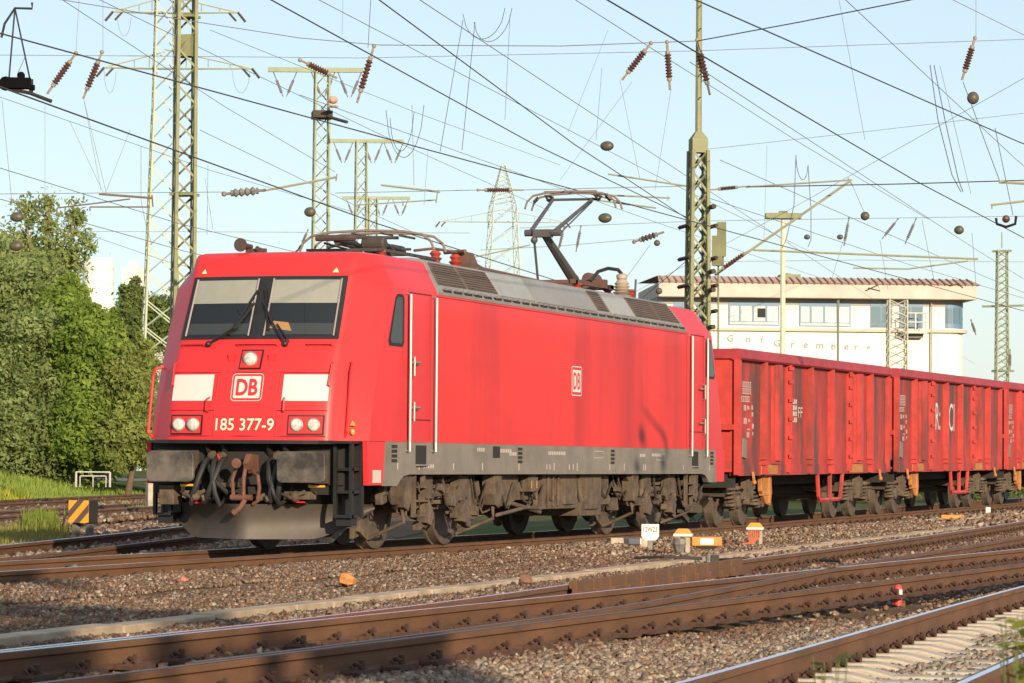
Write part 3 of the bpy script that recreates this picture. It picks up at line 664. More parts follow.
# ---- bogies
def wheel_prof(R): return [(.09, -.10), (.12, -.10), (.12, -.07), (R*.45, -.055), (R*.82, -.05), (R*.84, -.07), (R-.01, -.07), (R, -.065), (R+.005, .05), (R+.028, .055), (R+.028, .085), (R*.85, .085), (R*.5, .05), (.09, .06)]
def loco_bogie(xa, xb, sgn):
    bg_ = MB(); xm = (xa+xb)/2
    for sy in (-1, 1):
        Y = sy*1.02
        bg_.prism([(xa-.75, .78), (xa-.2, .92), (xa+.55, .90), (xa+.8, .66), (xb-.8, .66), (xb-.55, .90), (xb+.2, .92), (xb+.75, .78), (xb+.72, .66), (xb+.2, .76), (xb-.45, .74), (xb-.72, .50), (xa+.72, .50), (xa+.45, .74), (xa-.2, .76), (xa-.72, .66)], 1, Y-.09, Y+.09)
    bg_.bb(xm-.35, xm+.35, -1.0, 1.0, .50, .80); bg_.bb(xa-.78, xa-.66, -1.05, 1.05, .62, .80); bg_.bb(xb+.66, xb+.78, -1.05, 1.05, .62, .80)
    bo = bg_.build('bogie', DUST, loco, bevel=.012)
    for x in (xa, xb):
        w_ = MB()
        for sy in (-1, 1): w_.lathe(wheel_prof(.625), (x, sy*.755, .625), (0, -sy, 0), 36) if False else w_.lathe([(r, h) for r, h in wheel_prof(.625)], (x, sy*.755, .625), (0, -sy, 0), 36)
        w_.cyl((x, -.7, .625), (x, .7, .625), .10, 12)
        ws_ = w_.build('wheelset', STEELW, bo, smooth=30)
        for sy in (-1, 1):
            t = MB(); t.lathe([(.60, -.071), (.622, -.071), (.6262, -.066), (.6305, .05)], (x, sy*.755, .625), (0, -sy, 0), 36) if False else t.lathe([(.45, -.078), (.47, -.085), (.28, -.085), (.26, -.078)], (x, sy*.755, .625), (0, sy, 0), 24)
            t.build('brake_disc', DUSTD, bo, smooth=30)
            a = MB(); Y = sy*1.05
            a.box((x, Y, .625), (.34, .22, .30)); a.lathe([(.16, 0), (.16, .05), (.12, .07)], (x, sy*1.15, .625), (0, sy, 0), 14)
            a.prism([(x+.12, .55), (x+.75*(1 if x == xa else -1), .52), (x+.75*(1 if x == xa else -1), .66), (x+.12, .72)], 1, Y-.05, Y+.05)
            a.build('axle_box', DUST, bo, bevel=.012)
            for dx in (-.24, .24):
                h = MB(); h.helix((x+dx, sy*1.06, 0), .085, .70, .96, 4, .022, 5); h.cyl((x+dx, sy*1.06, .66), (x+dx, sy*1.06, .72), .11, 10); h.build('coil_spring', DUSTD, bo)
    for sy in (-1, 1):
        h = MB()
        for dx in (-.32, .0, .32): h.helix((xm+dx, sy*1.10, 0), .12, .62, .98, 5, .028, 5); h.cyl((xm+dx, sy*1.10, .58), (xm+dx, sy*1.10, .63), .15, 10)
        h.build('coil_spring', DUST, bo)
        d = MB(); Y = sy*1.27
        d.tube([(xm-.9, Y, .72), (xm-.2, Y, .72)], .055, 8); d.tube([(xm-.2, Y, .72), (xm+.5, Y, .72)], .03, 6); d.bb(xm+.45, xm+.6, Y-.06, Y+.06, .62, .97)
        d.tube([(xa+.35, Y, .52), (xa+.45, Y, .98)], .05, 8); d.tube([(xb-.35, Y, .52), (xb-.45, Y, .98)], .05, 8)
        d.build_apart('damper', DUST, bo)
        for x, q in ((xa, -1), (xb, 1)):
            sb = MB(); xo = x+q*.48
            sb.prism([(xo-.17, .98), (xo+.17, .98), (xo+.15, .62), (xo+.05, .50), (xo-.10, .55), (xo-.17, .7)], 1, Y-.16, Y+.02) ; sb.tube([(xo, Y-.08, .55), (xo-q*.04, Y-.1, .36), (xo-q*.12, sy*.85, .14)], .028, 6)
            sb.tube([(xo+q*.1, Y, .95), (xo+q*.16, Y+sy*.03, .7), (xo+q*.02, Y+sy*.03, .48), (xo-q*.3, Y+sy*.03, .44), (xo-q*.42, Y, .6)], .017, 5)
            sb.build('sand_box', DUST, bo, bevel=.015)
            b2 = MB(); xi = x-q*.62
            b2.box((xi, Y-sy*.05, .80), (.30, .22, .30)); b2.lathe([(.10, 0), (.13, .03), (.13, .20), (.09, .24)], (xi-.12, Y-sy*.1, .50), (1, 0, 0), 12); b2.tube([(xi-.2, Y, .90), (xi+.05, Y+sy*.04, .62), (xi+.3, Y, .42)], .02, 5)
            b2.prism([(xi-.26, .50), (xi-.06, .62), (xi+.12, .46), (xi+.02, .30), (xi-.22, .34)], 1, Y-.1, Y+.03)
            b2.box((xi+.02, Y-.02*sy, .36), (.62, .10, .10), Matrix.Rotation(R_(14*q), 3, 'Y'))
            b2.build('brake_unit', DUST, bo, bevel=.012)
        gl = MB()
        for x, q in ((xa, -1), (xb, 1)): gl.prism([(x+q*.62, .62), (x+q*.80, .60), (x+q*.84, .14), (x+q*.60, .18), (x+q*.56, .34)], 1, sy*.80-.03, sy*.80+.03); gl.box((x+q*.62, sy*.86, .22), (.34, .07, .09), Matrix.Rotation(R_(-22*q), 3, 'Y'))
        gl.build_apart('rail_guard', DUST, bo, bevel=.01)
    # foot steps hanging below the cab door
        xs_ = xa-.05 if sgn > 0 else xb+.05
        s_ = MB(); Y = sy*1.42
        for dx in (-.17, .17): s_.bb(xs_+dx-.02, xs_+dx+.02, Y-.03, Y+.03, .42, .99)
        for z in (.43, .62, .80): s_.bb(xs_-.17, xs_+.17, Y-.08, Y+.05, z, z+.025)
        s_.build('foot_step', DUST, bo)
    return bo
loco_bogie(2.78, 5.5, 1); loco_bogie(13.35, 16.05, -1)
cb = MB()
for y in (-1.25, -1.32):
    for k in range(14):
        x = 1.6+k*1.15+rr.random()*.4; z1 = .98; cb.tube([(x, y, z1), (x+.1, y-.03, .75-.2*rr.random()), (x+.35, y-.02, .62-.15*rr.random()), (x+.7, y, .85)], .016, 5)
cb.build_apart('hanging_cable', DUSTD, loco, smooth=50)
pc = MB()
for k in range(46):
    x = rr.choice([rr.uniform(1.7, 6.6), rr.uniform(11.6, 17.0)]); s0 = rr.uniform(.06, .2)
    pc.box((x, -1.22-rr.random()*.12, rr.uniform(.45, .95)), (s0, .1, rr.uniform(.06, .22)), Matrix.Rotation(rr.uniform(-.5, .5), 3, 'Y'))
pc.build_apart('pipe_bracket', DUST, loco, bevel=.012)
# ================================================================== OPEN WAGONS
def make_wagon(label):
    X0 = 0.0
    wg = thing('freight_wagon', label, 'wagon', (0, 0, 0), 'open freight wagons behind the locomotive')
    x0, x1, zb, zt, YW = .50, 13.45, .93, 3.20, 1.38
    a = MB()
    for sy in (-1, 1): a.bb(x0+.05, x1-.05, sy*(YW-.05), sy*YW, 1.10, 3.0)
    sw = a.build_apart('side_wall', WRED, wg)
    a = MB(); 
    for x in (x0, x1-.06): a.bb(x, x+.06, -YW, YW, 1.0, 3.02)
    a.build_apart('end_wall', WREDB, wg)
    a = MB(); a.bb(x0, x1, -YW+.05, YW-.05, 1.05, 1.2); a.build('floor', DUSTD, wg)
    a = MB()
    for sy in (-1, 1): a.prism([(sy*(YW-.06), 3.0), (sy*(YW+.10), 3.0), (sy*(YW+.13), 3.03), (sy*(YW+.11), 3.17), (sy*(YW+.06), 3.20), (sy*(YW-.06), 3.20)], 0, x0-.06, x1+.06)
    for x in (x0-.065, x1-.055): a.bb(x, x+.12, -YW+.05, YW-.05, 3.02, 3.195)
    a.build('top_rim', WRIM, wg)
    # end posts and boxes
    for x, q in ((x0, -1), (x1, 1)):
        a = MB()
        for y in (-.95, -.3, .3, .95): a.bb(x+q*.0, x+q*.11, y-.07, y+.07, 1.0, 3.0)
        a.bb(x, x+q*.12, -YW+.02, YW-.02, 1.75, 1.85)
        a.build_apart('end_post', WREDB, wg)
        for sy in (-1, 1):
            a = MB(); a.bb(x-q*.28 if False else x-.06*q, x+q*.06, sy*(YW-.02), sy*(YW+.09), .95, 3.0); a.build('corner_post', WREDB, wg)
    # bottom sill
    a = MB()
    for sy in (-1, 1): a.bb(x0+.05, x1-.05, sy*(YW-.12), sy*(YW+.02), .93, 1.13)
    a.build_apart('sill', WRED, wg)
    ps = [2.95, 4.55, 6.2, 7.75, 9.4, 11.0]
    xs_ = [2.92, 4.66, 6.36, 7.98, 9.62, 11.36]
    for sy in (-1, 1):
        for x in (2.35, 6.06, 7.89, 11.60):
            a = MB(); a.prism([(x-.06, .95), (x+.06, .95), (x+.06, 2.92), (x+.02, 3.0), (x-.02, 3.0), (x-.06, 2.92)], 1, sy*YW, sy*(YW+.125)); a.bb(x-.10, x+.10, sy*YW, sy*(YW+.13), 1.12, 1.17); a.bb(x-.10, x+.10, sy*YW, sy*(YW+.13), 1.22, 1.25); a.build('wall_post', WREDB, wg)
        for x in (3.42, 10.53):
            a = MB(); a.bb(x-.30, x+.30, sy*YW, sy*(YW+.05), 1.14, 2.96); a.bb(x-.16, x+.16, sy*YW, sy*(YW+.11), 1.2, 2.98); a.build('side_door', WREDB, wg)
        for x in (4.33, 9.62):
            a = MB(); a.bb(x-.06, x+.06, sy*YW, sy*(YW+.10), .98, 3.0)
            for z in (1.25, 1.6, 1.95, 2.3, 2.65, 2.9): a.bb(x-.10, x+.10, sy*(YW+.08), sy*(YW+.13), z, z+.07)
            a.build('lock_post', WREDB, wg)
        for x in (2.9, 10.4):
            a = MB(); a.bb(x-.62, x+.62, sy*(YW+.0), sy*(YW+.035), .95, 1.12); a.build('orange_sill_plate', WORANGE, wg)
        for x in (1.5, 12.5):
            a = MB(); a.tube([(x, sy*(YW+.06), 1.0), (x, sy*(YW+.08), .86), (x+.04, sy*(YW+.10), .80)], .028, 6); a.ball((x, sy*(YW+.09), .81), .045, 8, 6); a.build('rope_hook', WORANGE, wg)
    # stencilled panels (illegible at this size: small white blocks) and number plate holder
    a = MB(); Yf = -YW-.004; rw = random.Random(5)
    def blk(x, z, w_, h_): a.add([(x, Yf, z), (x+w_, Yf, z), (x+w_, Yf, z+h_), (x, Yf, z+h_)], [(0, 1, 2, 3)])
    for r_, (z, k) in enumerate(((2.52, 5), (2.40, 5), (2.26, 5))):
        for i in range(k):
            xx = .95+i*.13-(.1 if r_ == 2 else 0)
            blk(xx, z, .11, .015); blk(xx, z+.085, .11, .015); blk(xx, z, .018, .10); blk(xx+.05, z+.02, .03, .06)
    for x, z, w_, h_ in ((1.05, 2.10, .2, .10), (1.32, 2.12, .16, .07), (1.05, 1.86, .24, .11), (1.38, 1.90, .14, .05), (1.32, 1.75, .2, .03), (1.28, 1.62, .2, .10), (1.62, 2.12, .13, .08), (1.64, 2.0, .13, .08), (1.66, 1.78, .16, .09), (1.68, 1.66, .1, .06)):
        k = max(2, int(w_/.055))
        for i in range(k): blk(x+i*w_/k, z, w_/k*.62, h_)
    a.build('stencil_marking', DIRTYWHITE, wg)
    a = MB(); a.box((1.05, -YW-.02, 1.42), (.26, .03, .34), Matrix.Rotation(R_(6), 3, 'Y')); a.build('label_holder', mat('label_holder_grey', (.17, .15, .12), .6) if 'label_holder_grey' not in bpy.data.materials else bpy.data.materials['label_holder_grey'], wg)
    # underframe, ladder brackets
    a = MB(); a.bb(.7, 13.2, -.6, .6, .72, 1.04); a.bb(.62, .80, -1.3, 1.3, .72, 1.1); a.bb(13.1, 13.3, -1.3, 1.3, .72, 1.1); a.lathe([(.2, -.5), (.22, -.45), (.22, .45), (.2, .5)], (5.2, -.5, .6), (1, 0, 0), 14); a.tube([(2, -.3, .55), (12, -.3, .55)], .04, 6)
    a.build('underframe', DARK, wg)
    for sy in (-1, 1):
        for x in (8.2,):
            a = MB(); Y = sy*(YW-.02)
            a.tube([(x-1.2, Y, .95), (x-1.08, Y, .50), (x-.98, Y, .42), (x+.78, Y, .42), (x+.88, Y, .50), (x+1.05, Y, .95)], .045, 6); a.tube([(x-.1, Y, .95), (x-.1, Y, .44)], .05, 6)
            a.build('brake_guard_rail', WREDB, wg)
    for x, q in ((0, 1), (13.95, -1)):
        for y in (-.875, .875):
            a = MB(); a.lathe([(.22, 0), (.22, .04), (.10, .06), (.10, .28), (.14, .28), (.14, .62)], (x, y, 1.04), (q, 0, 0), 18); a.build('buffer', DUSTD, wg, smooth=35)
    # bogies
    for xa in (1.42, 10.85):
        b = MB(); xb = xa+1.8; xm = xa+.9
        for sy in (-1, 1):
            Y = sy*1.0
            b.prism([(xa-.45, .60), (xa+.3, .62), (xm-.3, .42), (xm+.3, .42), (xb-.3, .62), (xb+.45, .60), (xb+.4, .74), (xm+.35, .80), (xm-.35, .80), (xa-.4, .74)], 1, Y-.07, Y+.07)
        b.bb(xm-.25, xm+.25, -1, 1, .5, .75); b.bb(xa-.5, xa-.4, -1.05, 1.05, .55, .68); b.bb(xb+.4, xb+.5, -1.05, 1.05, .55, .68)
        bo = b.build('bogie', DUSTD, wg, bevel=.01)
        for x in (xa, xb):
            w_ = MB()
            for sy in (-1, 1): w_.lathe(wheel_prof(.46), (x, sy*.755, .46), (0, -sy, 0), 28)
            w_.cyl((x, -.7, .46), (x, .7, .46), .085, 10); w_.build('wheelset', STEELW, bo, smooth=30)
            for sy in (-1, 1):
                a = MB(); a.box((x, sy*1.06, .46), (.30, .22, .26)); a.lathe([(.13, 0), (.13, .05), (.09, .07)], (x, sy*1.16, .46), (0, sy, 0), 12); a.build('axle_box', DUST, bo, bevel=.012)
                for dx in (-.20, .20):
                    a = MB(); a.helix((x+dx, sy*1.08, 0), .095, .42, .72, 4, .026, 5); a.cyl((x+dx, sy*1.08, .38), (x+dx, sy*1.08, .43), .12, 10); a.cyl((x+dx, sy*1.08, .70), (x+dx, sy*1.08, .74), .12, 10); a.build('coil_spring', DUST, bo)
        for sy in (-1, 1):
            a = MB(); a.box((xm-.05, sy*1.14, .66), (.62, .10, .34)); a.bb(xm-.3, xm-.22, sy*1.12, sy*1.24, .40, .90); a.build('bolster_plate', DUST, bo, bevel=.015)
        if xa < 5:
            for sy in (-1, 1):
                a = MB(); a.prism([(xb-.40, .92), (xb+.36, .92), (xb+.42, .60), (xb+.30, .36), (xb-.05, .40), (xb-.38, .64)], 1, sy*1.20, sy*1.28); a.bb(xb-.3, xb+.2, sy*1.2, sy*1.30, .55, .62); a.bb(xb+.1, xb+.2, sy*1.2, sy*1.31, .4, .9); a.build('orange_brake_lever', WORANGE, bo, bevel=.01)
    return wg
def grade(x): return 0.0045*max(0.0, x-18.9)
wagA = make_wagon('red open freight wagon coupled directly behind the locomotive, soot smeared down its side')
wagA.location = (18.95, 0, grade(26)); wagA.rotation_euler.y = -.0045
wagB = copy_tree(wagA); wagB['label'] = 'second red open freight wagon, large white letters painted on its side'
wagB.location = (32.90, 0, grade(32.9))
wagC = copy_tree(wagA); wagC['label'] = 'red open freight wagon cut off by the right edge of the photo'
wagC.location = (46.85, 0, grade(46.85))
wagA.location.z = grade(18.95)
a = MB(); bs = 0
def wf(xc, zc): return lambda u_, v_: (xc+u_, -1.386, zc+v_)
a2 = MB(); put_text(a2, 'R:', wf(5.35, 2.20), w=.55, h=.62); put_text(a2, 'CI', wf(7.05, 2.20), w=.66, h=.66)
for m_ in a2.pieces(): o = m_.build('white_lettering', WHITE, None); o.parent = wagB
a2 = MB(); put_text(a2, 'FF', wf(5.45, 2.12), w=.36, h=.20); 
for i in range(4):
    for j in range(3): a2.add([(4.83+j*.12, -1.386, 1.93+i*.115), (4.92+j*.12, -1.386, 1.93+i*.115), (4.92+j*.12, -1.386, 2.02+i*.115), (4.83+j*.12, -1.386, 2.02+i*.115)], [(0, 1, 2, 3)])
o = a2.build('white_lettering', DIRTYWHITE, None); o.parent = wagA
# ================================================================== GROUND, TRACKS, BALLAST
def smooth_path(cps, step=.6):
    P = np.array(cps, float); x = np.arange(P[0, 0], P[-1, 0]+step*.5, step)
    # monotone cubic through control points
    xs, ys = P[:, 0], P[:, 1]; h = np.diff(xs); d = np.diff(ys)/h; m = np.zeros(len(xs)); m[0], m[-1] = d[0], d[-1]
    for i in range(1, len(xs)-1): m[i] = (d[i-1]*h[i]+d[i]*h[i-1])/(h[i-1]+h[i])
    i = np.clip(np.searchsorted(xs, x)-1, 0, len(h)-1); t = (x-xs[i])/h[i]
    y = (2*t**3-3*t**2+1)*ys[i]+(t**3-2*t**2+t)*h[i]*m[i]+(-2*t**3+3*t**2)*ys[i+1]+(t**3-t**2)*h[i]*m[i+1]
    return np.stack([x, y], 1)
ROADS = {
 'T1': ([(-60, 0), (0, 0), (120, 0)], 0.0),
 'DIV': ([(-60, .5), (-20, .95), (-9, 1.55), (-3, 2.2), (3, 3.55), (8, 4.75), (15, 6.5), (30, 10.4), (60, 18.8), (120, 36)], 0.0),
 'A': ([(-60, -6.15), (-25, -7.69), (-7, -8.48), (8, -9.15), (40, -11.2), (90, -16)], 0.0),
 'B': ([(-22.5, -7.72), (-16, -7.92), (-12.5, -7.87), (-8, -7.6), (0, -7.08), (7, -6.75), (14, -6.4), (32, -5.2), (60, -2.6), (110, 4)], 0.0),
 'T3': ([(-60, -13.5), (-19, -11.82), (-3.5, -11.1), (20, -9.9+-.6), (50, -10)], -0.10),
 'F1': ([(-10, 7.3), (25.7, 16.0), (39.4, 19.4), (70, 27), (120, 40)], 0.0),
 'F2': ([(0, 12.5), (36.5, 21.4), (54, 25.6), (120, 42)], 0.10),
}
PATH = {k: smooth_path(v[0]) for k, v in ROADS.items()}
def ycl(k, x): return float(np.interp(x, PATH[k][:, 0], PATH[k][:, 1]))

BROWN = mat('rusty_rail_side', (0.120, 0.055, 0.024), 0.8, var=0.30, scale=4, bump=.15, bscale=60, stretch=(.4, 1, 1))
DULL = mat('dull_brown_rail_top', (0.105, 0.066, 0.042), 0.5, var=.25, scale=5)
SHINY = mat('polished_rail_top', (0.80, 0.81, 0.84), 0.30, metal=1.0)
CLIPM = mat('rusty_fastening', (0.075, 0.034, 0.018), 0.8, var=.4, scale=14)
CONC = mat('sleeper_concrete', (0.43, 0.375, 0.30), 0.85, var=.25, scale=7, bump=.2, bscale=40)
TROUGHM = mat('trough_concrete', (0.40, 0.31, 0.215), 0.85, var=.35, scale=3)

def z_of(k, x): return ROADS[k][1]+(grade(x) if k == 'T1' else 0.0)
PROF = [(-.036, -.004), (-.030, 0), (.030, 0), (.036, -.004), (.036, -.038), (.011, -.05), (.011, -.135), (.068, -.150), (.068, -.165), (-.068, -.165), (-.068, -.150), (-.011, -.135), (-.011, -.05), (-.036, -.038)]
def sweep(mb, pts, prof):
    n = len(prof); vs = []
    for i, p in enumerate(pts):
        a = pts[max(i-1, 0)]; b = pts[min(i+1, len(pts)-1)]; t = np.array([b[0]-a[0], b[1]-a[1]]); t /= np.linalg.norm(t)
        nx, ny = -t[1], t[0]
        for (u_, h_) in prof: vs.append((p[0]+nx*u_, p[1]+ny*u_, p[2]+h_))
    k = len(pts); fs = [(i*n+j, i*n+(j+1) % n, (i+1)*n+(j+1) % n, (i+1)*n+j) for i in range(k-1) for j in range(n)]
    fs += [tuple(range(n)), tuple(range(k*n-1, (k-1)*n-1, -1))]
    mb.add(vs, fs)
# one fastening, copied along every rail
cm = MB()
cm.bb(-.16, .16, .075, .20, -.168, -.145); cm.tube([(-.07, .15, -.15), (-.075, .09, -.105), (-.02, .075, -.125), (.03, .12, -.10), (.06, .17, -.115)], .014, 5); cm.cyl((-.0, .145, -.15), (0, .145, -.075), .022, 6)
cm.tube([(.07, .15, -.15), (.075, .10, -.11)], .013, 5)
cm.prism([(-.15, -.165), (.15, -.165), (.12, -.135), (-.12, -.135)], 1, .06, .19)
clip_src = cm.build('rail_clip', CLIPM); clip_me = clip_src.data; bpy.data.objects.remove(clip_src)
def add_clips(rail, k, side_off, x0, x1, sp, z0, near):
    x = x0
    cnt = 0
    while x < x1 and cnt < 99:
        o = bpy.data.objects.new('rail_clip', clip_me); COL.objects.link(o); o.parent = rail
        dy = (ycl(k, x+.3)-ycl(k, x-.3))/.6; a = math.atan(dy)
        o.location = (x, ycl(k, x)+side_off, z0+(grade(x) if k == 'T1' else 0)); o.location = Vector(o.location)-rail.location
        o.rotation_euler.z = a+(math.pi if near else 0)
        x += sp; cnt += 1
def rail(k, s, x0, x1, label, shiny=True, clips=None, group='running rails'):
    pts = [(x, y+s*.75, z_of(k, x)) for x, y in PATH[k] if x0 <= x <= x1]
    a = MB(); sweep(a, pts, PROF)
    o = a.build('rail', BROWN, None, loc=(pts[0][0], pts[0][1], pts[0][2]-.165)); tag(o, label, 'rail', group)
    t = MB(); hw, lo = (.022, .030) if shiny else (.028, .028)
    vs = []
    for i, p in enumerate(pts): vs += [(p[0], p[1]-hw, p[2]+.003), (p[0], p[1]+lo, p[2]+.003)]
    t.add(vs, [(2*i, 2*i+1, 2*i+3, 2*i+2) for i in range(len(pts)-1)])
    t.build('rail_head', SHINY if shiny else DULL, o)
    if clips:
        for near in (True, False): add_clips(o, k, s*.75, clips[0], clips[1], clips[2], z_of(k, 0), near) if near else None
    return o
rail('T1', -1, -40, 110, 'near rail of the track the red locomotive stands on', True, (-12, 60, .72))
rail('T1', 1, -40, 110, 'far rail of the track under the locomotive, mostly in its shadow', True)
rail('DIV', -1, -9, 100, 'brown rail branching off behind the locomotive track, the nearer of that pair', False)
rail('DIV', 1, -20, 100, 'farthest rail of the branch curving away behind the snow plough, fastenings lit', True, (-4, 12, .63))
rail('A', 1, -40, 80, 'long polished rail crossing the foreground, bright bluish top', True, (-22, 22, .63))
rail('A', -1, -40, 80, 'brown foreground rail nearest the red and white peg', False, (-22, 22, .63))
rail('B', 1, -22.5, 100, 'rail behind the guard plates that curves off towards the wagons', True, (1, 40, .63))
rail('B', -1, -21, 100, 'brown switch rail running between the two long foreground rails and crossing the polished one', False, (-9.5, 30, .63))
rail('T3', 1, -40, 45, 'polished rail at the lower right beside pale concrete sleepers', True)
rail('T3', -1, -40, 45, 'rail cut off by the bottom right corner of the photo', True, (-22, -6, .6))
for k, nm in (('F1', 'siding just behind the striped block'), ('F2', 'siding along the foot of the grass bank')):
    rail(k, -1, PATH[k][0, 0], 100, 'nearer rail of the '+nm, k == 'F1'); rail(k, 1, PATH[k][0, 0], 100, 'farther rail of the '+nm, k == 'F1')

# guard plates beside rail B (the notched check rail)
g = MB(); x = -8.4
gx0 = -8.3; i = 0
while x < -.4:
    y = ycl('B', x+.3)+.75-.10; dy = math.atan((ycl('B', x+.6)-ycl('B', x))/.6)
    rot = Matrix.Rotation(dy, 3, 'Z')
    g.box((x+.34, y, -.045), (.66, .05, .17), rot); g.box((x+.20, y-.02, -.10), (.34, .09, .10), rot); g.box((x+.34, y+.03, -.0), (.66, .05, .06), rot)
    x += .70
tag(g.build('check_rail', BROWN, None, loc=(-4.4, ycl('B', -4.4)+.65, -.165), bevel=.006), 'row of notched rusty guard plates bolted along the foreground rail', 'check rail')

# concrete sleepers of the nearest track
sl_ = MB()
sl_.prism([(-1.30, -.20), (1.30, -.20), (1.30, -.02), (1.22, 0), (.45, 0), (.25, -.045), (-.25, -.045), (-.45, 0), (-1.22, 0), (-1.30, -.02)], 0, -.13, .13)
sm_ = sl_.build('sleeper', CONC, bevel=.015)
slp_me = sm_.data
x = -22.0; first = True
while x < 8:
    o = sm_ if first else bpy.data.objects.new('sleeper', slp_me)
    if not first:
        COL.objects.link(o); md = o.modifiers.new('bevel', 'BEVEL'); md.width = .015; md.segments = 2
    dy = math.atan((ycl('T3', x+.3)-ycl('T3', x-.3))/.6)
    o.location = (x, ycl('T3', x), ROADS['T3'][1]-.165); o.rotation_euler.z = dy+random.uniform(-.006, .006)
    tag(o, 'pale concrete sleeper under the track at the lower right', 'sleeper', 'concrete sleepers of the nearest track')
    for s in (1,):
        for q in (-1, 1):
            c = bpy.data.objects.new('rail_clip', clip_me); COL.objects.link(c); c.parent = o; c.location = (0, s*.75, .162); c.rotation_euler.z = math.pi if q < 0 else 0
            c.scale = (1.0, 1.0, 1.25)
    first = False; x += .62

# ground sheet
def gz(x, y):
    if x < -30 or x > 130: return -.34
    s_ = y-ycl('F2', x); z = float(np.interp(s_, [1.0, 2.2, 5.5, 9], [-.34, -.04, .60, .70]))
    return -.34+(z+.34)*float(np.interp(x, [-30, 0, 95, 130], [0, 1, 1, 0]))
GR = mat('trackside_earth', (0.10, 0.085, 0.045), 0.95, col2=(0.055, 0.085, 0.018), scale=.35, thr=(.42, .6), bump=.6, bscale=9, spec=.05)
gm = MB()
xs_ = np.concatenate([[-3000, -800, -200], np.arange(-60, 200, 4), [260, 500, 1200, 3500]]); ys_ = np.concatenate([[-3000, -600, -120], np.arange(-60, 120, 3), [200, 500, 1500, 3500]])
gm.add([(x, y, gz(x, y)) for x in xs_ for y in ys_], [(i*len(ys_)+j, (i+1)*len(ys_)+j, (i+1)*len(ys_)+j+1, i*len(ys_)+j+1) for i in range(len(xs_)-1) for j in range(len(ys_)-1)])
structure(gm.build('ground', GR, smooth=80))
# ballast bed
BAL = mat('ballast_bed', (0.175, 0.125, 0.085), 0.95, col2=(0.110, 0.070, 0.045), scale=1.3, thr=(.35, .65), bump=1.0, bscale=28, spec=.1)
mix_layer(BAL, (0.07, 0.05, 0.036), 22, .5, .7, amount=.8)
def bal_z(x, y):
    z = -.19
    d3 = abs(y-ycl('T3', x))
    if d3 < 1.75: z = -.345
    elif d3 < 2.6 and y > ycl('T3', x): z = -.345+.155*(d3-1.75)/.85
    if x > -60 and .95 < -y < 2.6: z = max(z, -.155+.075*math.exp(-((-y-1.7)/.5)**2))
    if y > -.9: z += grade(x) if x > 18 else 0
    return z+.018*math.sin(x*2.1+y*3.3)*math.cos(y*2.7-x*.8)
bm_ = MB(); xs_ = np.arange(-45, 130, .5); ys_ = np.arange(-16, 7.2, .25); yl_ = lambda x, y: min(y, 2.4) if x > 14 else (min(y, 2.4+4.8*max(0, (14-x)/6)) if x > 8 else y)
bm_.add([(x, yl_(x, y), bal_z(x, yl_(x, y))-(.15 if yl_(x, y) > 2.38 and x > 8 else 0)) for x in xs_ for y in ys_], [(i*len(ys_)+j, (i+1)*len(ys_)+j, (i+1)*len(ys_)+j+1, i*len(ys_)+j+1) for i in range(len(xs_)-1) for j in range(len(ys_)-1)])
structure(bm_.build('ballast_bed', BAL, smooth=80))
for k in ('DIV', 'F1', 'F2'):
    a = MB(); pts = [p for p in PATH[k] if p[0] > (-4 if k == 'DIV' else -50)]; vs = []
    for x, y in pts: vs += [(x, y-2.3, -.33), (x, y-1.5, z_of(k, x)-.17+(0.004 if k == 'F2' else .002)), (x, y+1.5, z_of(k, x)-.17+(0.004 if k == 'F2' else .002)), (x, y+2.3, -.33)]
    a.add(vs, [(4*i+j, 4*i+j+1, 4*i+j+5, 4*i+j+4) for i in range(len(pts)-1) for j in range(3)])
    structure(a.build('ballast_bed', BAL))

# concrete cable trough
def tr_y(x): return float(np.interp(x, [-40, -17, -7, 3.6, 12, 30, 60], [-5.9, -5.30, -4.95, -4.55, -4.15, -3.35, -2.6]))
a = MB(); x = -34.0; i = 0; rt_ = random.Random(2)
while x < 32:
    y = tr_y(x+.48); rot = Matrix.Rotation(math.atan((tr_y(x+1)-tr_y(x))/1)+rt_.uniform(-.008, .008), 3, 'Z')
    a.box((x+.48, y+rt_.uniform(-.01, .01), -.175+rt_.uniform(-.008, .01)), (.94, .24, .10), rot); x += .965
tag(a.build('cable_trough', TROUGHM, None, loc=(0, tr_y(0), -.2), bevel=.01), 'sunken line of pale concrete cable trough lids in the ballast', 'cable trough')

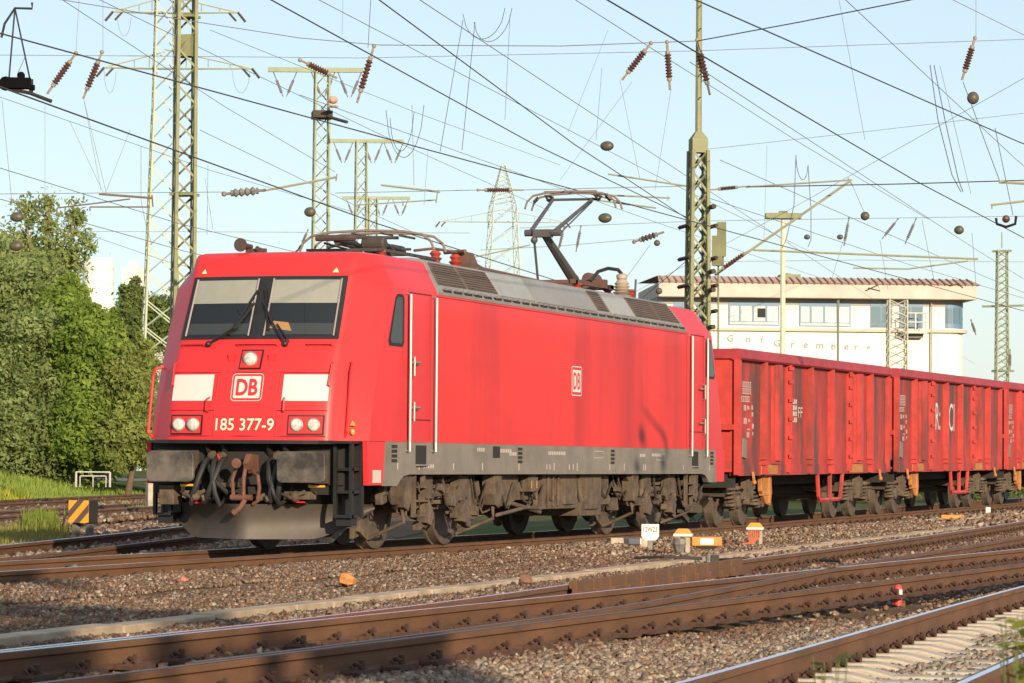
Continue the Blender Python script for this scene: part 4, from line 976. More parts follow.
# loose stones: many small faceted blocks in one mesh
def stones(regions, name, seed):
    rg = np.random.default_rng(seed); C = []; Sz = []; K = []
    for reg in regions:
        xa, xb, fy0, fy1, dens, s0, s1, rust = reg[:8]; zfix = reg[8] if len(reg) > 8 else None
        area = (xb-xa)*np.mean([abs(fy1(x)-fy0(x)) for x in np.linspace(xa, xb, 9)]); n_ = int(area*dens)
        x = rg.uniform(xa, xb, n_); t = rg.random(n_)
        y0 = np.array([fy0(q) for q in np.linspace(xa, xb, 200)]); y1 = np.array([fy1(q) for q in np.linspace(xa, xb, 200)]); gx = np.linspace(xa, xb, 200)
        y = np.interp(x, gx, y0)*(1-t)+np.interp(x, gx, y1)*t
        z = np.array([bal_z(p, q) for p, q in zip(x, y)]) if zfix is None else np.full(n_, zfix)
        # keep rails and trough clear
        ok = np.ones(n_, bool)
        for k in ('T1', 'A', 'B', 'T3', 'DIV', 'F1', 'F2'):
            yc = np.interp(x, PATH[k][:, 0], PATH[k][:, 1])
            inr = (x >= PATH[k][0, 0])
            for s in (-1, 1): ok &= ~(inr & (np.abs(y-yc-s*.75) < .105))
        ty = np.array([tr_y(q) for q in x]); ok &= ~((np.abs(y-ty) < .15) & (rg.random(n_) < .93))
        d3 = y-np.array([ycl('T3', q) for q in x]); ph = np.abs(((x+22.0+.31) % .62)-.31); ok &= ~((np.abs(d3) < 1.3) & (ph < .155) & (rg.random(n_) < np.where(np.abs(d3) < .48, .15, .80)))
        s_ = rg.uniform(s0, s1, n_)*rg.choice([.7, 1, 1, 1.25], n_)
        C.append(np.stack([x, y, z+s_*.25], 1)[ok]); Sz.append(s_[ok])
        r_ = np.full(n_, rust)
        for k in ('A', 'B'):
            yc = np.interp(x, PATH[k][:, 0], PATH[k][:, 1]); dd = np.minimum(np.abs(y-yc-.75), np.abs(y-yc+.75)); r_ = np.maximum(r_, np.exp(-(dd/.45)**2)*.85)
        K.append(np.clip(r_[ok]+rg.normal(0, .18, ok.sum()), 0, 1))
    C = np.concatenate(C); Sz = np.concatenate(Sz); K = np.concatenate(K); n_ = len(C)
    base = np.array([(x, y, z) for x in (-1, 1) for y in (-1, 1) for z in (-1, 1)], float)*.5
    V = base[None]*(1+rg.uniform(-.45, .45, (n_, 8, 3)))*rg.uniform(.65, 1.25, (n_, 1, 3))
    # random rotation
    q = rg.normal(size=(n_, 4)); q /= np.linalg.norm(q, axis=1, keepdims=True); a_, b_, c_, d_ = q.T
    Rm = np.stack([np.stack([1-2*(c_*c_+d_*d_), 2*(b_*c_-a_*d_), 2*(b_*d_+a_*c_)], -1), np.stack([2*(b_*c_+a_*d_), 1-2*(b_*b_+d_*d_), 2*(c_*d_-a_*b_)], -1), np.stack([2*(b_*d_-a_*c_), 2*(c_*d_+a_*b_), 1-2*(b_*b_+c_*c_)], -1)], 1)
    V = np.einsum('nij,nkj->nki', Rm, V)*Sz[:, None, None]+C[:, None, :]
    F0 = np.array([(0, 1, 3, 2), (4, 6, 7, 5), (0, 4, 5, 1), (2, 3, 7, 6), (0, 2, 6, 4), (1, 5, 7, 3)])
    F = (F0[None]+np.arange(n_)[:, None, None]*8).reshape(-1, 4)
    me = bpy.data.meshes.new(name); me.vertices.add(n_*8); me.vertices.foreach_set('co', V.reshape(-1))
    me.loops.add(F.size); me.loops.foreach_set('vertex_index', F.reshape(-1).astype(np.int32)); me.polygons.add(len(F)); me.polygons.foreach_set('loop_start', np.arange(0, F.size, 4, dtype=np.int32))
    me.update(calc_edges=True)
    pal_g = np.array([(.25, .195, .145), (.20, .155, .115), (.29, .23, .17), (.16, .12, .09), (.23, .17, .125), (.34, .28, .21)]); pal_r = np.array([(.185, .105, .066), (.155, .085, .054), (.21, .13, .082), (.13, .075, .050), (.24, .15, .095)])
    cg = pal_g[rg.integers(0, 6, n_)]; cr = pal_r[rg.integers(0, 5, n_)]; pick = (rg.random(n_) < K)[:, None]
    col = np.where(pick, cr, cg)*rg.uniform(.58, .98, (n_, 1))*np.where(K < .4, 1.25, 1.0)[:, None]
    at = me.color_attributes.new('stone_colour', 'FLOAT_COLOR', 'POINT'); at.data.foreach_set('color', np.repeat(np.concatenate([col, np.ones((n_, 1))], 1), 8, 0).reshape(-1).astype(np.float32))
    m = bpy.data.materials.new('ballast_stone'); m.use_nodes = True; t = m.node_tree; b = t.nodes['Principled BSDF']; vc = t.nodes.new('ShaderNodeVertexColor'); vc.layer_name = 'stone_colour'
    t.links.new(vc.outputs[0], b.inputs['Base Color']); b.inputs['Roughness'].default_value = .9; b.inputs['Specular IOR Level'].default_value = .25
    me.materials.append(m); o = bpy.data.objects.new(name, me); COL.objects.link(o); return stuff(o)
yT1 = lambda x: -.6
stones([
 (-24, 6, lambda x: -.9, lambda x: max(ycl('B', x) if x > -22 else -7.7, -9)+.85, 620, .015, .033, .6),
 (6, 34, lambda x: -.9, lambda x: ycl('B', x)+.85, 190, .03, .05, .4),
 (34, 60, lambda x: -.9, lambda x: -4.5, 30, .07, .11, .3),
 (-24, -8, lambda x: ycl('A', x)-.82, lambda x: ycl('T3', x)+.85, 950, .018, .036, .15),
 (-8, 12, lambda x: ycl('A', x)-.82, lambda x: ycl('T3', x)+.85, 480, .024, .043, .15),
 (-24, 6, lambda x: ycl('T3', x)+.62, lambda x: ycl('T3', x)-.68, 520, .020, .040, .1),
 (-24, 6, lambda x: ycl('T3', x)-.82, lambda x: ycl('T3', x)-2.6, 300, .025, .05, .15),
 (-22, 12, lambda x: ycl('A', x)-.65, lambda x: ycl('A', x)+.65, 160, .022, .045, .8),
 (-8, 40, lambda x: ycl('B', x)-.65, lambda x: ycl('B', x)+.65, 90, .03, .05, .8),
 (-14, 20, lambda x: -.6, lambda x: .6, 90, .04, .07, .5),
 (-4, 26, lambda x: ycl('DIV', x)-1.6, lambda x: ycl('DIV', x)+2.1, 45, .05, .08, .35, -.17),
 (8, 45, lambda x: ycl('F1', x)-2.0, lambda x: ycl('F1', x)+2.0, 50, .05, .09, .5, -.17),
 (10, 60, lambda x: ycl('F2', x)-2.0, lambda x: ycl('F2', x)+1.6, 25, .07, .11, .6, -.07),
 (2, 40, lambda x: ycl('DIV', x)+1.9, lambda x: max(ycl('F1', x)-1.8, ycl('DIV', x)+2.0), 25, .06, .10, .4, -.32),
 (-10, 12, lambda x: .95, lambda x: 6.5, 90, .04, .07, .35),
], 'ballast_stones', 5)
# ================================================================== TRACKSIDE ITEMS
ORG = mat('weathered_orange_paint', (0.62, 0.22, 0.03), 0.6, var=.3, scale=8)
OCH = mat('ochre_lid_paint', (0.58, 0.27, 0.05), 0.6, var=.25, scale=8)
PALE = mat('pale_concrete_paint', (0.38, 0.33, 0.25), 0.8, var=.3, scale=6)
SIGNW = mat('sign_white_enamel', (0.66, 0.64, 0.60), 0.45)
SIGNT = mat('faded_sign_lettering', (0.16, 0.10, 0.07), 0.6)
def face_cam_axes(p):
    d = CAM-np.array(p); d[2] = 0; d /= np.linalg.norm(d); right = np.array([-d[1], d[0], 0]); return Vector(right), Vector(d)
def placer(p, turn=0.0):
    r_, d = face_cam_axes(p); R2 = Matrix.Rotation(turn, 3, 'Z'); r_ = R2 @ r_; d = R2 @ d; p = Vector(p)
    return lambda u_, v_, f_=0.0: p+r_*u_+d*f_+Vector((0, 0, v_))
def ibox(mb, fn, u0, u1, v0, v1, f0, f1):
    vs = [fn(u_, v_, f_) for u_ in (u0, u1) for f_ in (f0, f1) for v_ in (v0, v1)]
    mb.add(vs, [(0, 1, 3, 2), (4, 6, 7, 5), (0, 4, 5, 1), (2, 3, 7, 6), (0, 2, 6, 4), (1, 5, 7, 3)])

# white point number sign
p = at_height(650, 545, -.07); fn = placer(p, .12); t = thing('number_sign', 'small white sign with clipped lower corners reading 12W23 in the ballast', 'sign', p)
a = MB(); pl_ = [(-.13, .31), (.13, .31), (.13, .13), (.08, .07), (-.08, .07), (-.13, .13)]
a.add([fn(u_, v_, .03) for u_, v_ in pl_]+[fn(u_, v_, .012) for u_, v_ in pl_], [tuple(range(6)), tuple(range(11, 5, -1))]+[(i, (i+1) % 6, 6+(i+1) % 6, 6+i) for i in range(6)]); a.build('sign_plate', SIGNW, t)
a = MB(); put_text(a, '12W23', lambda u_, v_: fn(u_, .235+v_, .034), w=.21, h=.08, bold=.02); a.build('sign_lettering', SIGNT, t)
a = MB(); ibox(a, fn, -.035, .035, -.08, .2, -.02, .012); a.build('sign_post', GREYM, t)

p = at_height(628, 545, -.09); fn = placer(p, .25); t = thing('marker_block', 'low pale concrete block with a white patch left of the number sign', 'marker block', p)
a = MB(); ibox(a, fn, -.30, .30, -.1, .11, -.15, .12); a.build('block', PALE, t, bevel=.02)
a = MB(); ibox(a, fn, -.02, .17, .02, .10, .12, .124); a.build('white_patch', SIGNW, t)

def lid_post(px, py, label, legs, seed):
    p = at_height(px, py, -.09); f0_ = placer(p, -.1); fn = lambda u_, v_, f_=0.0: f0_(u_*.68, v_*.82, f_*.68); t = thing('junction_box', label, 'junction box', p, 'trackside cable boxes')
    a = MB(); ibox(a, fn, -.20, .20, .22, .27, -.14, .14); a.build('base_plate', SIGNW, t, bevel=.01)
    a = MB(); vs = [fn(u_, v_, f_) for u_, v_, f_ in ((-.19, .27, -.13), (.19, .27, -.13), (.19, .27, .13), (-.19, .27, .13), (-.11, .36, -.07), (.11, .36, -.07), (.11, .36, .07), (-.11, .36, .07))]
    a.add(vs, [(0, 1, 5, 4), (1, 2, 6, 5), (2, 3, 7, 6), (3, 0, 4, 7), (4, 5, 6, 7), (0, 3, 2, 1)]); a.build('lid', OCH, t, bevel=.012)
    if legs == 'cable':
        a = MB(); rr_ = random.Random(seed)
        for k in range(6): u_ = -.14+.05*k; a.tube([fn(u_, .24, .1), fn(u_, .08, .1), fn(u_-.03*k+.02, -.03, .16), fn(u_-.15, -.06, .2)], .013, 5)
        a.build('cable', mat('cable_red_brown', (.42, .13, .07), .6), t)
        a = MB(); ibox(a, fn, .10, .17, -.1, .23, -.06, .04); a.build('post', PALE, t)
    else:
        a = MB(); ibox(a, fn, .06, .15, -.1, .23, -.06, .08); a.build('post', PALE, t); a = MB(); a.lathe([(.07, 0), (.12, .12), (.10, .2)], fn(-.07, -.06, 0), (0, 0, 1), 10); a.build('foot', GREYM, t)
lid_post(683, 549, 'low box with ochre lid beside the white number sign', 'post', 1)
lid_post(755, 541, 'ochre-lidded box with red-brown cables hanging below it', 'cable', 2)
def orange_case(px, py, label, w_, patch):
    p = at_height(px, py, -.10); fn = placer(p, .1); t = thing('point_motor', label, 'point motor case', p, 'orange cases between the rails')
    a = MB(); ibox(a, fn, -w_, w_, .0, .14, -.12, .12); a.build('case', ORG, t, bevel=.02)
    if patch: a = MB(); ibox(a, fn, -.10, .10, .025, .115, .12, .124); a.build('white_patch', SIGNW, t)
    a = MB(); ibox(a, fn, -w_*.6, w_*.6, -.06, .0, -.1, .08); a.build('mount', DARK, t)
orange_case(706, 546, 'orange case with a white label in front of the wagon bogie', .23, True)
orange_case(952, 521, 'plain orange case beside the track under the second wagon', .26, False)
p = at_height(988, 516, -.08); fn = placer(p); a = MB(); ibox(a, fn, -.06, .06, -.05, .22, -.05, .05); tag(a.build('marker_post', SIGNW, None, loc=p, bevel=.012), 'tiny white post in the ballast near the right edge', 'marker post')
p = at_height(710, 561, -.14); fn = placer(p); t = thing('cable_socket', 'small dark fitting with grey stub on the cable trough', 'cable fitting', p)
a = MB(); a.cyl(fn(-.02, -.05), fn(-.02, .09), .04, 10); a.build('stub', GREYM, t); a = MB(); ibox(a, fn, .02, .12, -.05, .08, -.06, .06); a.build('bracket', BLACK, t)
a = MB(); a.tube([fn(.1, .02, .0), fn(.5, .03, .1), fn(.9, .02, -.3), fn(1.3, .02, -.2), fn(1.7, .02, .0)], .02, 5); a.tube([fn(-.1, .03, .0), fn(-.6, .05, .0), fn(-1.0, .03, -.1)], .02, 5); a.build('cable', BLACK, t)
# red and white peg
p = at_height(898, 597, -.165); fn = placer(p); t = thing('marker_peg', 'short round-topped peg, red with a white side, in the foreground ballast', 'marker peg', p)
a = MB(); a.lathe([(.042, -.08), (.042, .075), (.036, .10), (.024, .117), (.006, .125)], p, (0, 0, 1), 16); a.mi = 0
o = a.build('peg', mat('peg_red', (.62, .05, .04), .5), t, smooth=40)
a = MB(); r_, d = face_cam_axes(p); bs_ = math.atan2(d.y, d.x)
vs = []
for i in range(7):
    th = bs_+.35+i*.17
    for v_ in (-.0, .075): vs.append((p[0]+.0445*math.cos(th), p[1]+.0445*math.sin(th), p[2]+v_))
a.add(vs, [(2*i, 2*i+1, 2*i+3, 2*i+2) for i in range(6)]); a.build('white_side', SIGNW, t)
# stray orange rock and paler stones
def boulder(px, py, z, s, m, label, seed, nm='rock'):
    p = at_height(px, py, z); a = MB(); rb = random.Random(seed); a.ball((p[0], p[1], p[2]+s*.3), (s, s*.8, s*.55), 9, 6)
    a.v = [(x+rb.uniform(-.18, .18)*s, y+rb.uniform(-.18, .18)*s, z_+rb.uniform(-.15, .15)*s) for x, y, z_ in a.v]
    tag(a.build(nm, m, None, loc=p), label, 'rock')
boulder(347, 583, -.12, .115, mat('ochre_stone', (.48, .20, .06), .8, var=.35, scale=12), 'bright ochre stone on the ballast in front of the locomotive', 1)
boulder(183, 582, -.12, .065, mat('brick_stone', (.42, .15, .08), .8, var=.3, scale=12), 'brick-coloured stone on the ballast left of the locomotive', 2)
boulder(525, 583, -.14, .10, mat('brown_stone', (.20, .10, .06), .85, var=.3, scale=10), 'flat brown stone behind the polished foreground rail', 3)
boulder(569, 627, -.12, .05, mat('pinkish_stone', (.5, .3, .2), .85, var=.3, scale=10), 'pinkish stone lying against the brown foreground rail', 4)

# striped end block on the left
p = at_height(83, 530, -.16); f1_ = placer(p, -.55); fn = lambda u_, v_, f_=0.0: f1_(u_*.88, v_*.92, f_*.88); t = thing('striped_block', 'yellow and dark striped warning block standing between the tracks on the left', 'warning block', p)
a = MB(); ibox(a, fn, -.25, .25, .14, .60, -.18, .18); a.build('block', DARK, t, bevel=.01)
a = MB(); ibox(a, fn, -.245, .245, .145, .595, .181, .186); a.build('yellow_face', mat('warning_yellow', (.70, .33, .03), .5, var=.12), t)
a = MB()
def diag(o_, w_):
    pts = []
    # clip the band v-u between o_ and o_+w_ to the face
    import itertools
    poly = [(-.245, .145), (.245, .145), (.245, .595), (-.245, .595)]
    def clip(poly, f):
        out = []
        for i in range(len(poly)):
            A, B = poly[i], poly[(i+1) % len(poly)]; fa, fb = f(A), f(B)
            if fa >= 0: out.append(A)
            if fa*fb < 0: s = fa/(fa-fb); out.append((A[0]+(B[0]-A[0])*s, A[1]+(B[1]-A[1])*s))
        return out
    poly = clip(poly, lambda q: (q[1]-q[0])-o_); poly = clip(poly, lambda q: o_+w_-(q[1]-q[0])) if poly else []
    if len(poly) > 2: a.add([fn(u_, v_, .190) for u_, v_ in poly], [tuple(range(len(poly)))])
diag(.12, .16); diag(.46, .16); diag(-.20, .13)
a.build('dark_stripe', mat('stripe_dark', (.09, .06, .05), .6), t)
a = MB()
for u_ in (-.2, .12): ibox(a, fn, u_, u_+.08, -.12, .14, -.1, .1)
a.build('foot', GREYM, t)
p = at_height(151, 507, -.05)
fn = placer(p, .3); a = MB(); ibox(a, fn, -.12, .12, -.2, .62, -.12, .12); tag(a.build('concrete_post', PALE, None, loc=p, bevel=.02), 'short grey concrete post behind the left buffer of the locomotive', 'post')

# ================================================================== OVERHEAD LINE: masts
MASTG = mat('mast_olive_paint', (0.205, 0.215, 0.115), 0.65, var=.25, scale=2.5)
MASTP = mat('mast_pale_green_paint', (0.27, 0.31, 0.20), 0.7, var=.2, scale=1.5)
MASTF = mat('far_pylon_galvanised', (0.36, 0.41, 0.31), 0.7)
WIREM = mat('weathered_copper_wire', (0.055, 0.050, 0.047), 0.6)
WIREL = mat('pale_steel_wire', (0.16, 0.165, 0.155), 0.6)
def lattice(mb_leg, mb_br, p, z0, z1, w0, w1, seg, rl, rb, turn=.35, cross=False):
    R2 = Matrix.Rotation(turn, 3, 'Z')
    def cor(i, t): w_ = (w0+(w1-w0)*t)/2; s = [(-1, -1), (1, -1), (1, 1), (-1, 1)][i]; return Vector((p[0], p[1], z0+(z1-z0)*t))+R2 @ Vector((s[0]*w_, s[1]*w_, 0))
    for i in range(4): mb_leg.tube([cor(i, 0), cor(i, 1)], rl, 4)
    for k in range(seg):
        t0, t1 = k/seg, (k+1)/seg
        for i in range(4):
            j = (i+1) % 4
            if k % 2 == 0 or cross: mb_br.tube([cor(i, t0), cor(j, t1)], rb, 3, False)
            if k % 2 == 1 or cross: mb_br.tube([cor(j, t0), cor(i, t1)], rb, 3, False)
    return cor
def mast_xy(px, py, D): q = at_depth(px, py, D); return (q[0], q[1])
def mast(name, label, cat, px, py, D, ztop, w0, w1, seg, rl, rb, m, group=None, turn=.35, cross=False, zb=-.4):
    x, y = mast_xy(px, py, D); t = thing(name, label, cat, (x, y, zb), group)
    L_, B_ = MB(), MB(); cor = lattice(L_, B_, (x, y), zb, ztop, w0, w1, seg, rl, rb, turn, cross)
    L_.build('leg', m, t); B_.build('bracing', m, t); return t, x, y, cor

# tall mast on the left behind the cab
t, x, y, cor = mast('lattice_mast', 'heavy olive lattice mast rising behind the cab roof of the locomotive', 'mast', 184, 230, 76, 19.0, .48, .34, 46, .054, .028, MASTG, 'lattice masts of the overhead line', turn=.55, zb=-.4)
a = MB()
for z in (3.4, 7.2, 11.3, 11.9, 12.5):
    for s in (-1, 1): a.bb(x-.27+(z/19)*.06, x+.27-(z/19)*.06, y-.29+(z/19)*.06, y+.29-(z/19)*.06, z, z+.06) if s > 0 else None
a.bb(x-.20, x+.20, y-.20, y+.20, 10.4, 10.9); a.build_apart('gusset_plate', MASTG, t)
# mast right of the locomotive roof
t, x, y, cor = mast('lattice_mast', 'olive lattice mast with a slender rung pole on top, between locomotive and white building', 'mast', 698, 220, 72, 7.95, .47, .33, 18, .055, .026, MASTG, 'lattice masts of the overhead line', turn=.52, cross=True)
a = MB(); R2 = Matrix.Rotation(.52, 3, 'Z')
def q_(u_, v_, z): c = R2 @ Vector((u_, v_, 0)); return (x+c.x, y+c.y, z)
hw_ = .175; a.add([q_(-hw_, -hw_, 7.9), q_(hw_, -hw_, 7.9), q_(hw_, hw_, 7.9), q_(-hw_, hw_, 7.9), q_(-hw_, -hw_, 8.2), q_(hw_, -hw_, 8.2), q_(hw_, hw_, 8.2), q_(-hw_, hw_, 8.2), q_(-.07, -.07, 8.36), q_(.07, -.07, 8.36), q_(.07, .07, 8.36), q_(-.07, .07, 8.36)],
   [(0, 1, 5, 4), (1, 2, 6, 5), (2, 3, 7, 6), (3, 0, 4, 7), (4, 5, 9, 8), (5, 6, 10, 9), (6, 7, 11, 10), (7, 4, 8, 11), (8, 9, 10, 11)])
a.build('mast_cap', MASTG, t)
a = MB(); a.tube([(x, y, 8.3), (x, y, 14.5)], [.075, .06], 8); rg_ = 0
for k in range(10):
    z = 9.1+k*.5; c = q_(-.24, .0, z); d = q_(.24, 0, z); a.tube([c, d], .014, 4); 
a.build('top_pole', MASTG, t)
a = MB()
for z, hw2 in ((4.45, .36), (5.0, .38), (5.6, .36), (6.3, .34)): 
    for s in (-1, 1): a.tube([q_(-hw2-.12, s*.3, z), q_(hw2+.12, s*.3, z)], .045, 4)
for z in (4.1, 4.9, 5.3, 6.7): a.tube([q_(-.60, -.2, z), q_(-.30, -.2, z)], .055, 6)
a.build_apart('cross_clamp', DUSTD, t)
a = MB(); a.bb(x+.05, x+.25, y-.52, y-.30, 5.45, 6.1); a.bb(x+.10, x+.20, y-.58, y-.40, 5.65, 6.4); a.tube([(x+.15, y-.42, 5.5), (x+.15, y-.44, 1.0)], .022, 5); a.build('switch_box', MASTG, t)
# three T-headed masts in a row
def tmast(px, py, D, ztop, w_, label, armpx, army, arm_extra=()):
    t, x, y, cor = mast('lattice_mast', label, 'mast', px, py, D, ztop, w_*1.15, w_*.85, int(ztop*1.9), .05, .024, MASTP, 'T-headed masts in a row', turn=.45)
    l = at_depth(armpx[0], army, D); r = at_depth(armpx[1], army, D); zz = (l[2]+r[2])/2
    a = MB(); a.box(((l[0]+r[0])/2, (l[1]+r[1])/2, ztop), (np.linalg.norm((r-l)[:2]), .14, .16), Matrix.Rotation(math.atan2(r[1]-l[1], r[0]-l[0]), 3, 'Z')); a.build('crossarm', MASTP, t)
    for f in (.18, .58, .86):
        c = l+(r-l)*f; u_ = (r-l)/np.linalg.norm(r-l)
        v = MB()
        for s in (-1, 1):
            A = Vector(c+u_*s*.42); A.z = ztop-.06; B = Vector(c+u_*s*.06); B.z = ztop-.95; v.tube([A, B], .02, 4); v.tube([A.lerp(B, .35), A.lerp(B, .85)], .05, 6)
        v.build('vee_insulator', GREYM, t)
    return t, x, y
t, x, y = tmast(321, 200, 117, at_depth(321, 70, 117)[2], .55, 'T-headed lattice mast with an orange bird-box shape on it, left of the front pantograph', (268, 363), 70)
a = MB(); c = at_depth(333, 100, 116); a.ball(c, (.19, .19, .14), 8, 6); a.box((c[0], c[1], c[2]-.22), (.4, .25, .06)); a.build('orange_lamp', mat('lamp_orange', (.45, .27, .19), .6), t)
a = MB(); c = at_depth(322, 115, 117); a.box(c, (.9, .7, .25), Matrix.Rotation(.45, 3, 'Z')); d = at_depth(347, 122, 115); a.tube([c, d], .06, 5); a.build('bracket', DUSTD, t)
tmast(361, 200, 144, at_depth(361, 141, 144)[2], .52, 'T-headed lattice mast standing directly above the folded pantograph', (330, 404), 141)
tmast(373, 220, 178, at_depth(373, 198, 178)[2], .50, 'farthest and smallest T-headed mast above the folded pantograph', (342, 410), 198)

# big traction pylons
def pylon(px, py, D, ztop, w0, w1, wk, zk, label, arms, m, rl, rb, name='pylon'):
    x, y = mast_xy(px, py, D); t = thing(name, label, 'pylon', (x, y, -.4), 'transmission pylons')
    L_, B_ = MB(), MB(); lattice(L_, B_, (x, y), -.4, zk, w0, wk, 14, rl, rb, .5, True); lattice(L_, B_, (x, y), zk, ztop, wk, w1, 9, rl*.8, rb*.8, .5, True)
    L_.build('leg', m, t); B_.build('bracing', m, t)
    for (pl_, pr_, pyy) in arms:
        l = at_depth(pl_, pyy, D); r = at_depth(pr_, pyy, D); z = (l[2]+r[2])/2; l[2] = r[2] = z; mid = np.array([x, y, z])
        a = MB()
        for e in (l, r):
            for s in (-.5, .5): a.tube([mid+np.array([0, s*wk*.8, 0]), e], rl*.7, 4)
            a.tube([mid+np.array([0, 0, .09*np.linalg.norm(e-mid)+.6]), e], rl*.6, 4)
            for f in (.25, .5, .75): c = mid+(e-mid)*f; a.tube([c, c+np.array([0, 0, (1-f)*(.09*np.linalg.norm(e-mid)+.6)])], rb, 3)
        a.build('crossarm', m, t)
        a = MB()
        for e in (l, r):
            d = (e-mid)/np.linalg.norm(e-mid); a.tube([e, e+d*.4+np.array([0, 0, -.5])], .07, 5); a.tube([e-d*.5, e-d*.1+np.array([0, 0, -.45])], .06, 5)
        a.build('insulator', DUSTD, t)
    return t
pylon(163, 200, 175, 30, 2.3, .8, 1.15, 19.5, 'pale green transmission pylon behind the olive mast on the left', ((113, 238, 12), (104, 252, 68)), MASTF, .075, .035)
pylon(503, 220, 300, at_depth(503, 165, 300)[2], 4.6, .3, 2.1, at_depth(503, 205, 300)[2], 'faint transmission pylon far behind the locomotive roof', ((440, 566, 222),), mat('pylon_hazed_grey_green', (.40, .45, .36), .8), .065, .03)  # distance haze is mixed into this paler steel colour
t, x, y, cor = mast('lattice_mast', 'slim pale lattice mast right of the white building', 'mast', 1002, 330, 190, at_depth(1002, 250, 190)[2], .80, .55, 34, .045, .024, MASTP, 'lattice masts of the overhead line', cross=True)
a = MB()
for px, py, w_ in ((1002, 251, 1.2), (1003, 306, 2.6), (1003, 371, 1.4)): c = at_depth(px, py, 190); a.box(c, (.16, w_, .12), Matrix.Rotation(-.3, 3, 'Z'))
c = at_depth(1002, 248, 190); a.tube([c, c+np.array([0, 0, .9])], .04, 4); a.build('bracket', MASTP, t)
t, x, y, cor = mast('lattice_mast', 'pale lattice mast in front of the white building beside its balcony', 'mast', 897, 330, 150, at_depth(897, 300, 150)[2], .85, .80, 24, .045, .022, mat('cream_lattice', (.40, .39, .31), .7), 'lattice masts of the overhead line', cross=True)
# lamp pole
x, y = mast_xy(783, 250, 128); zt = at_depth(783, 216, 128)[2]; t = thing('yard_lamp', 'pale pole with a flat yard lamp head rising in front of the building roof', 'lamp post', (x, y, -.4))
a = MB(); a.tube([(x, y, -.4), (x, y, zt-.1)], [.13, .09], 8); a.build('pole', mat('pole_cream', (.55, .50, .38), .7), t)
l, r = at_depth(765, 215, 128), at_depth(801, 215, 128); a = MB(); a.box((x, y, zt), (np.linalg.norm(r-l), .45, .22), Matrix.Rotation(math.atan2((r-l)[1], (r-l)[0]), 3, 'Z')); a.bb(x-.15, x+.15, y-.15, y+.15, zt+.1, zt+.2); a.build('lamp_head', MASTG, t, bevel=.03)
x, y = mast_xy(838, 330, 135); t = thing('wire_pole', 'thin grey pole in front of the white building between its window bands', 'pole', (x, y, -.4))
a = MB(); a.tube([(783*0+x, y, -.4), (x, y, at_depth(838, 300, 135)[2])], .05, 6); a.build('pole', WIREL, t)

# ================================================================== WIRES
def polyline(pts, sag=0.0, n=10):
    P = [Vector(q) for q in pts]
    if len(P) == 2 and sag:
        return [P[0].lerp(P[1], i/n)-Vector((0, 0, 4*sag*(i/n)*(1-i/n))) for i in range(n+1)]
    return P
def Hpt(px, py, H): return Vector(at_height(px, py, H))
def Dpt(px, py, D): return Vector(at_depth(px, py, D))
def wire(label, pts, w_px=1.0, m=None, sag=0.0, group='overhead wires', name='overhead_wire', drops=()):
    P = polyline(pts, sag); a = MB(); dz_ = [(q-Vector(CAM)).dot(Vector(FW)) for q in P]; rads = max(.0035, .85*w_px*math.sqrt(max(20, min(dz_))*min(max(dz_), 110 if len(P) > 3 else 200))/FPX/2)
    a.tube(P, rads, 4, False); o = a.build(name, m or WIREM, None, loc=P[0]); tag(o, label, 'wire', group); return o
def ext(p, q, f0, f1): return [p+(q-p)*f0, p+(q-p)*f1]
# contact wire of the locomotive track
wire('dark wire from the left edge down to the raised pantograph', [(-34, 0, 5.60), (HX, 0, 5.625), (75, 0, 5.70), (130, 0, 5.9)], 1.5)
LW = [
 ('thick dark wire from the small black tensioner at the left down behind the cab roof', (-30, 76, 5.4), (420, 233, 5.6), 1.5),
 ('thick wire from the top edge left of centre down to the olive mast', (355, -18, 6.6), (686, 218, 6.6), 1.5),
 ('dark wire from above the T-headed masts down to the olive mast', (235, -20, 5.7), (686, 217, 5.7), 1.5),
 ('dark wire crossing behind the rung pole down to the clamp at the right edge', (570, -22, 5.8), (1062, 258, 5.8), 1.6),
 ('topmost dark wire in the right corner of the sky', (655, -18, 6.4), (1060, 153, 6.4), 1.5),
 ('thin diagonal wire high on the left, from the top edge towards the T-headed mast', (40, -15, 9), (335, 172, 9), .8),
 ('thin diagonal wire beginning at the pylon arms', (75, -12, 12), (420, 150, 12), .7),
 ('thin pale wire sloping down below the left insulators', (0, 97, 7), (240, 175, 7), .6),
 ('thin wire crossing over the tree top on the left', (0, 168, 6), (205, 226, 6), .8),
 ('lower thin wire crossing the tree top on the left', (0, 199, 5.6), (210, 253, 5.6), .8),
 ('thin diagonal wire from the top edge to the jumper loops', (300, -10, 11), (690, 190, 11), .7),
 ('thin diagonal wire passing left of the two middle insulators', (420, 0, 10), (900, 315, 10), .7),
 ('thin diagonal wire passing right of the rung pole', (560, -10, 10), (830, 158, 10), .8),
 ('thin diagonal wire through the right insulator and the brown ball', (835, -10, 9.5), (1034, 172, 9.5), .9),
 ('thin wire from the cantilever tip down past the brown ball', (690, 62, 8.5), (1000, 262, 8.5), .7),
 ('faint wire far behind, sloping through the far pylon', (300, 95, 12), (690, 232, 12), .6),
 ('faint wire sloping from the jumper loops to the olive mast', (210, 30, 12.5), (560, 165, 12.5), .6),
 ('faint wire in the lower right sky above the building roof', (720, 160, 9), (1010, 285, 9), .6),
 ('second faint wire in the lower right sky, ending at the slim mast', (700, 195, 8), (1030, 300, 8), .6),
 ('thin wire rising from behind the roof to the upper right', (620, 300, 8), (820, 190, 10), .5),
 ('faint wire behind the front T-headed mast, sloping right', (200, 130, 11), (480, 262, 11), .6),
 ('faint wire low on the left beside the white silo', (60, 225, 7), (180, 262, 7), .5),
]
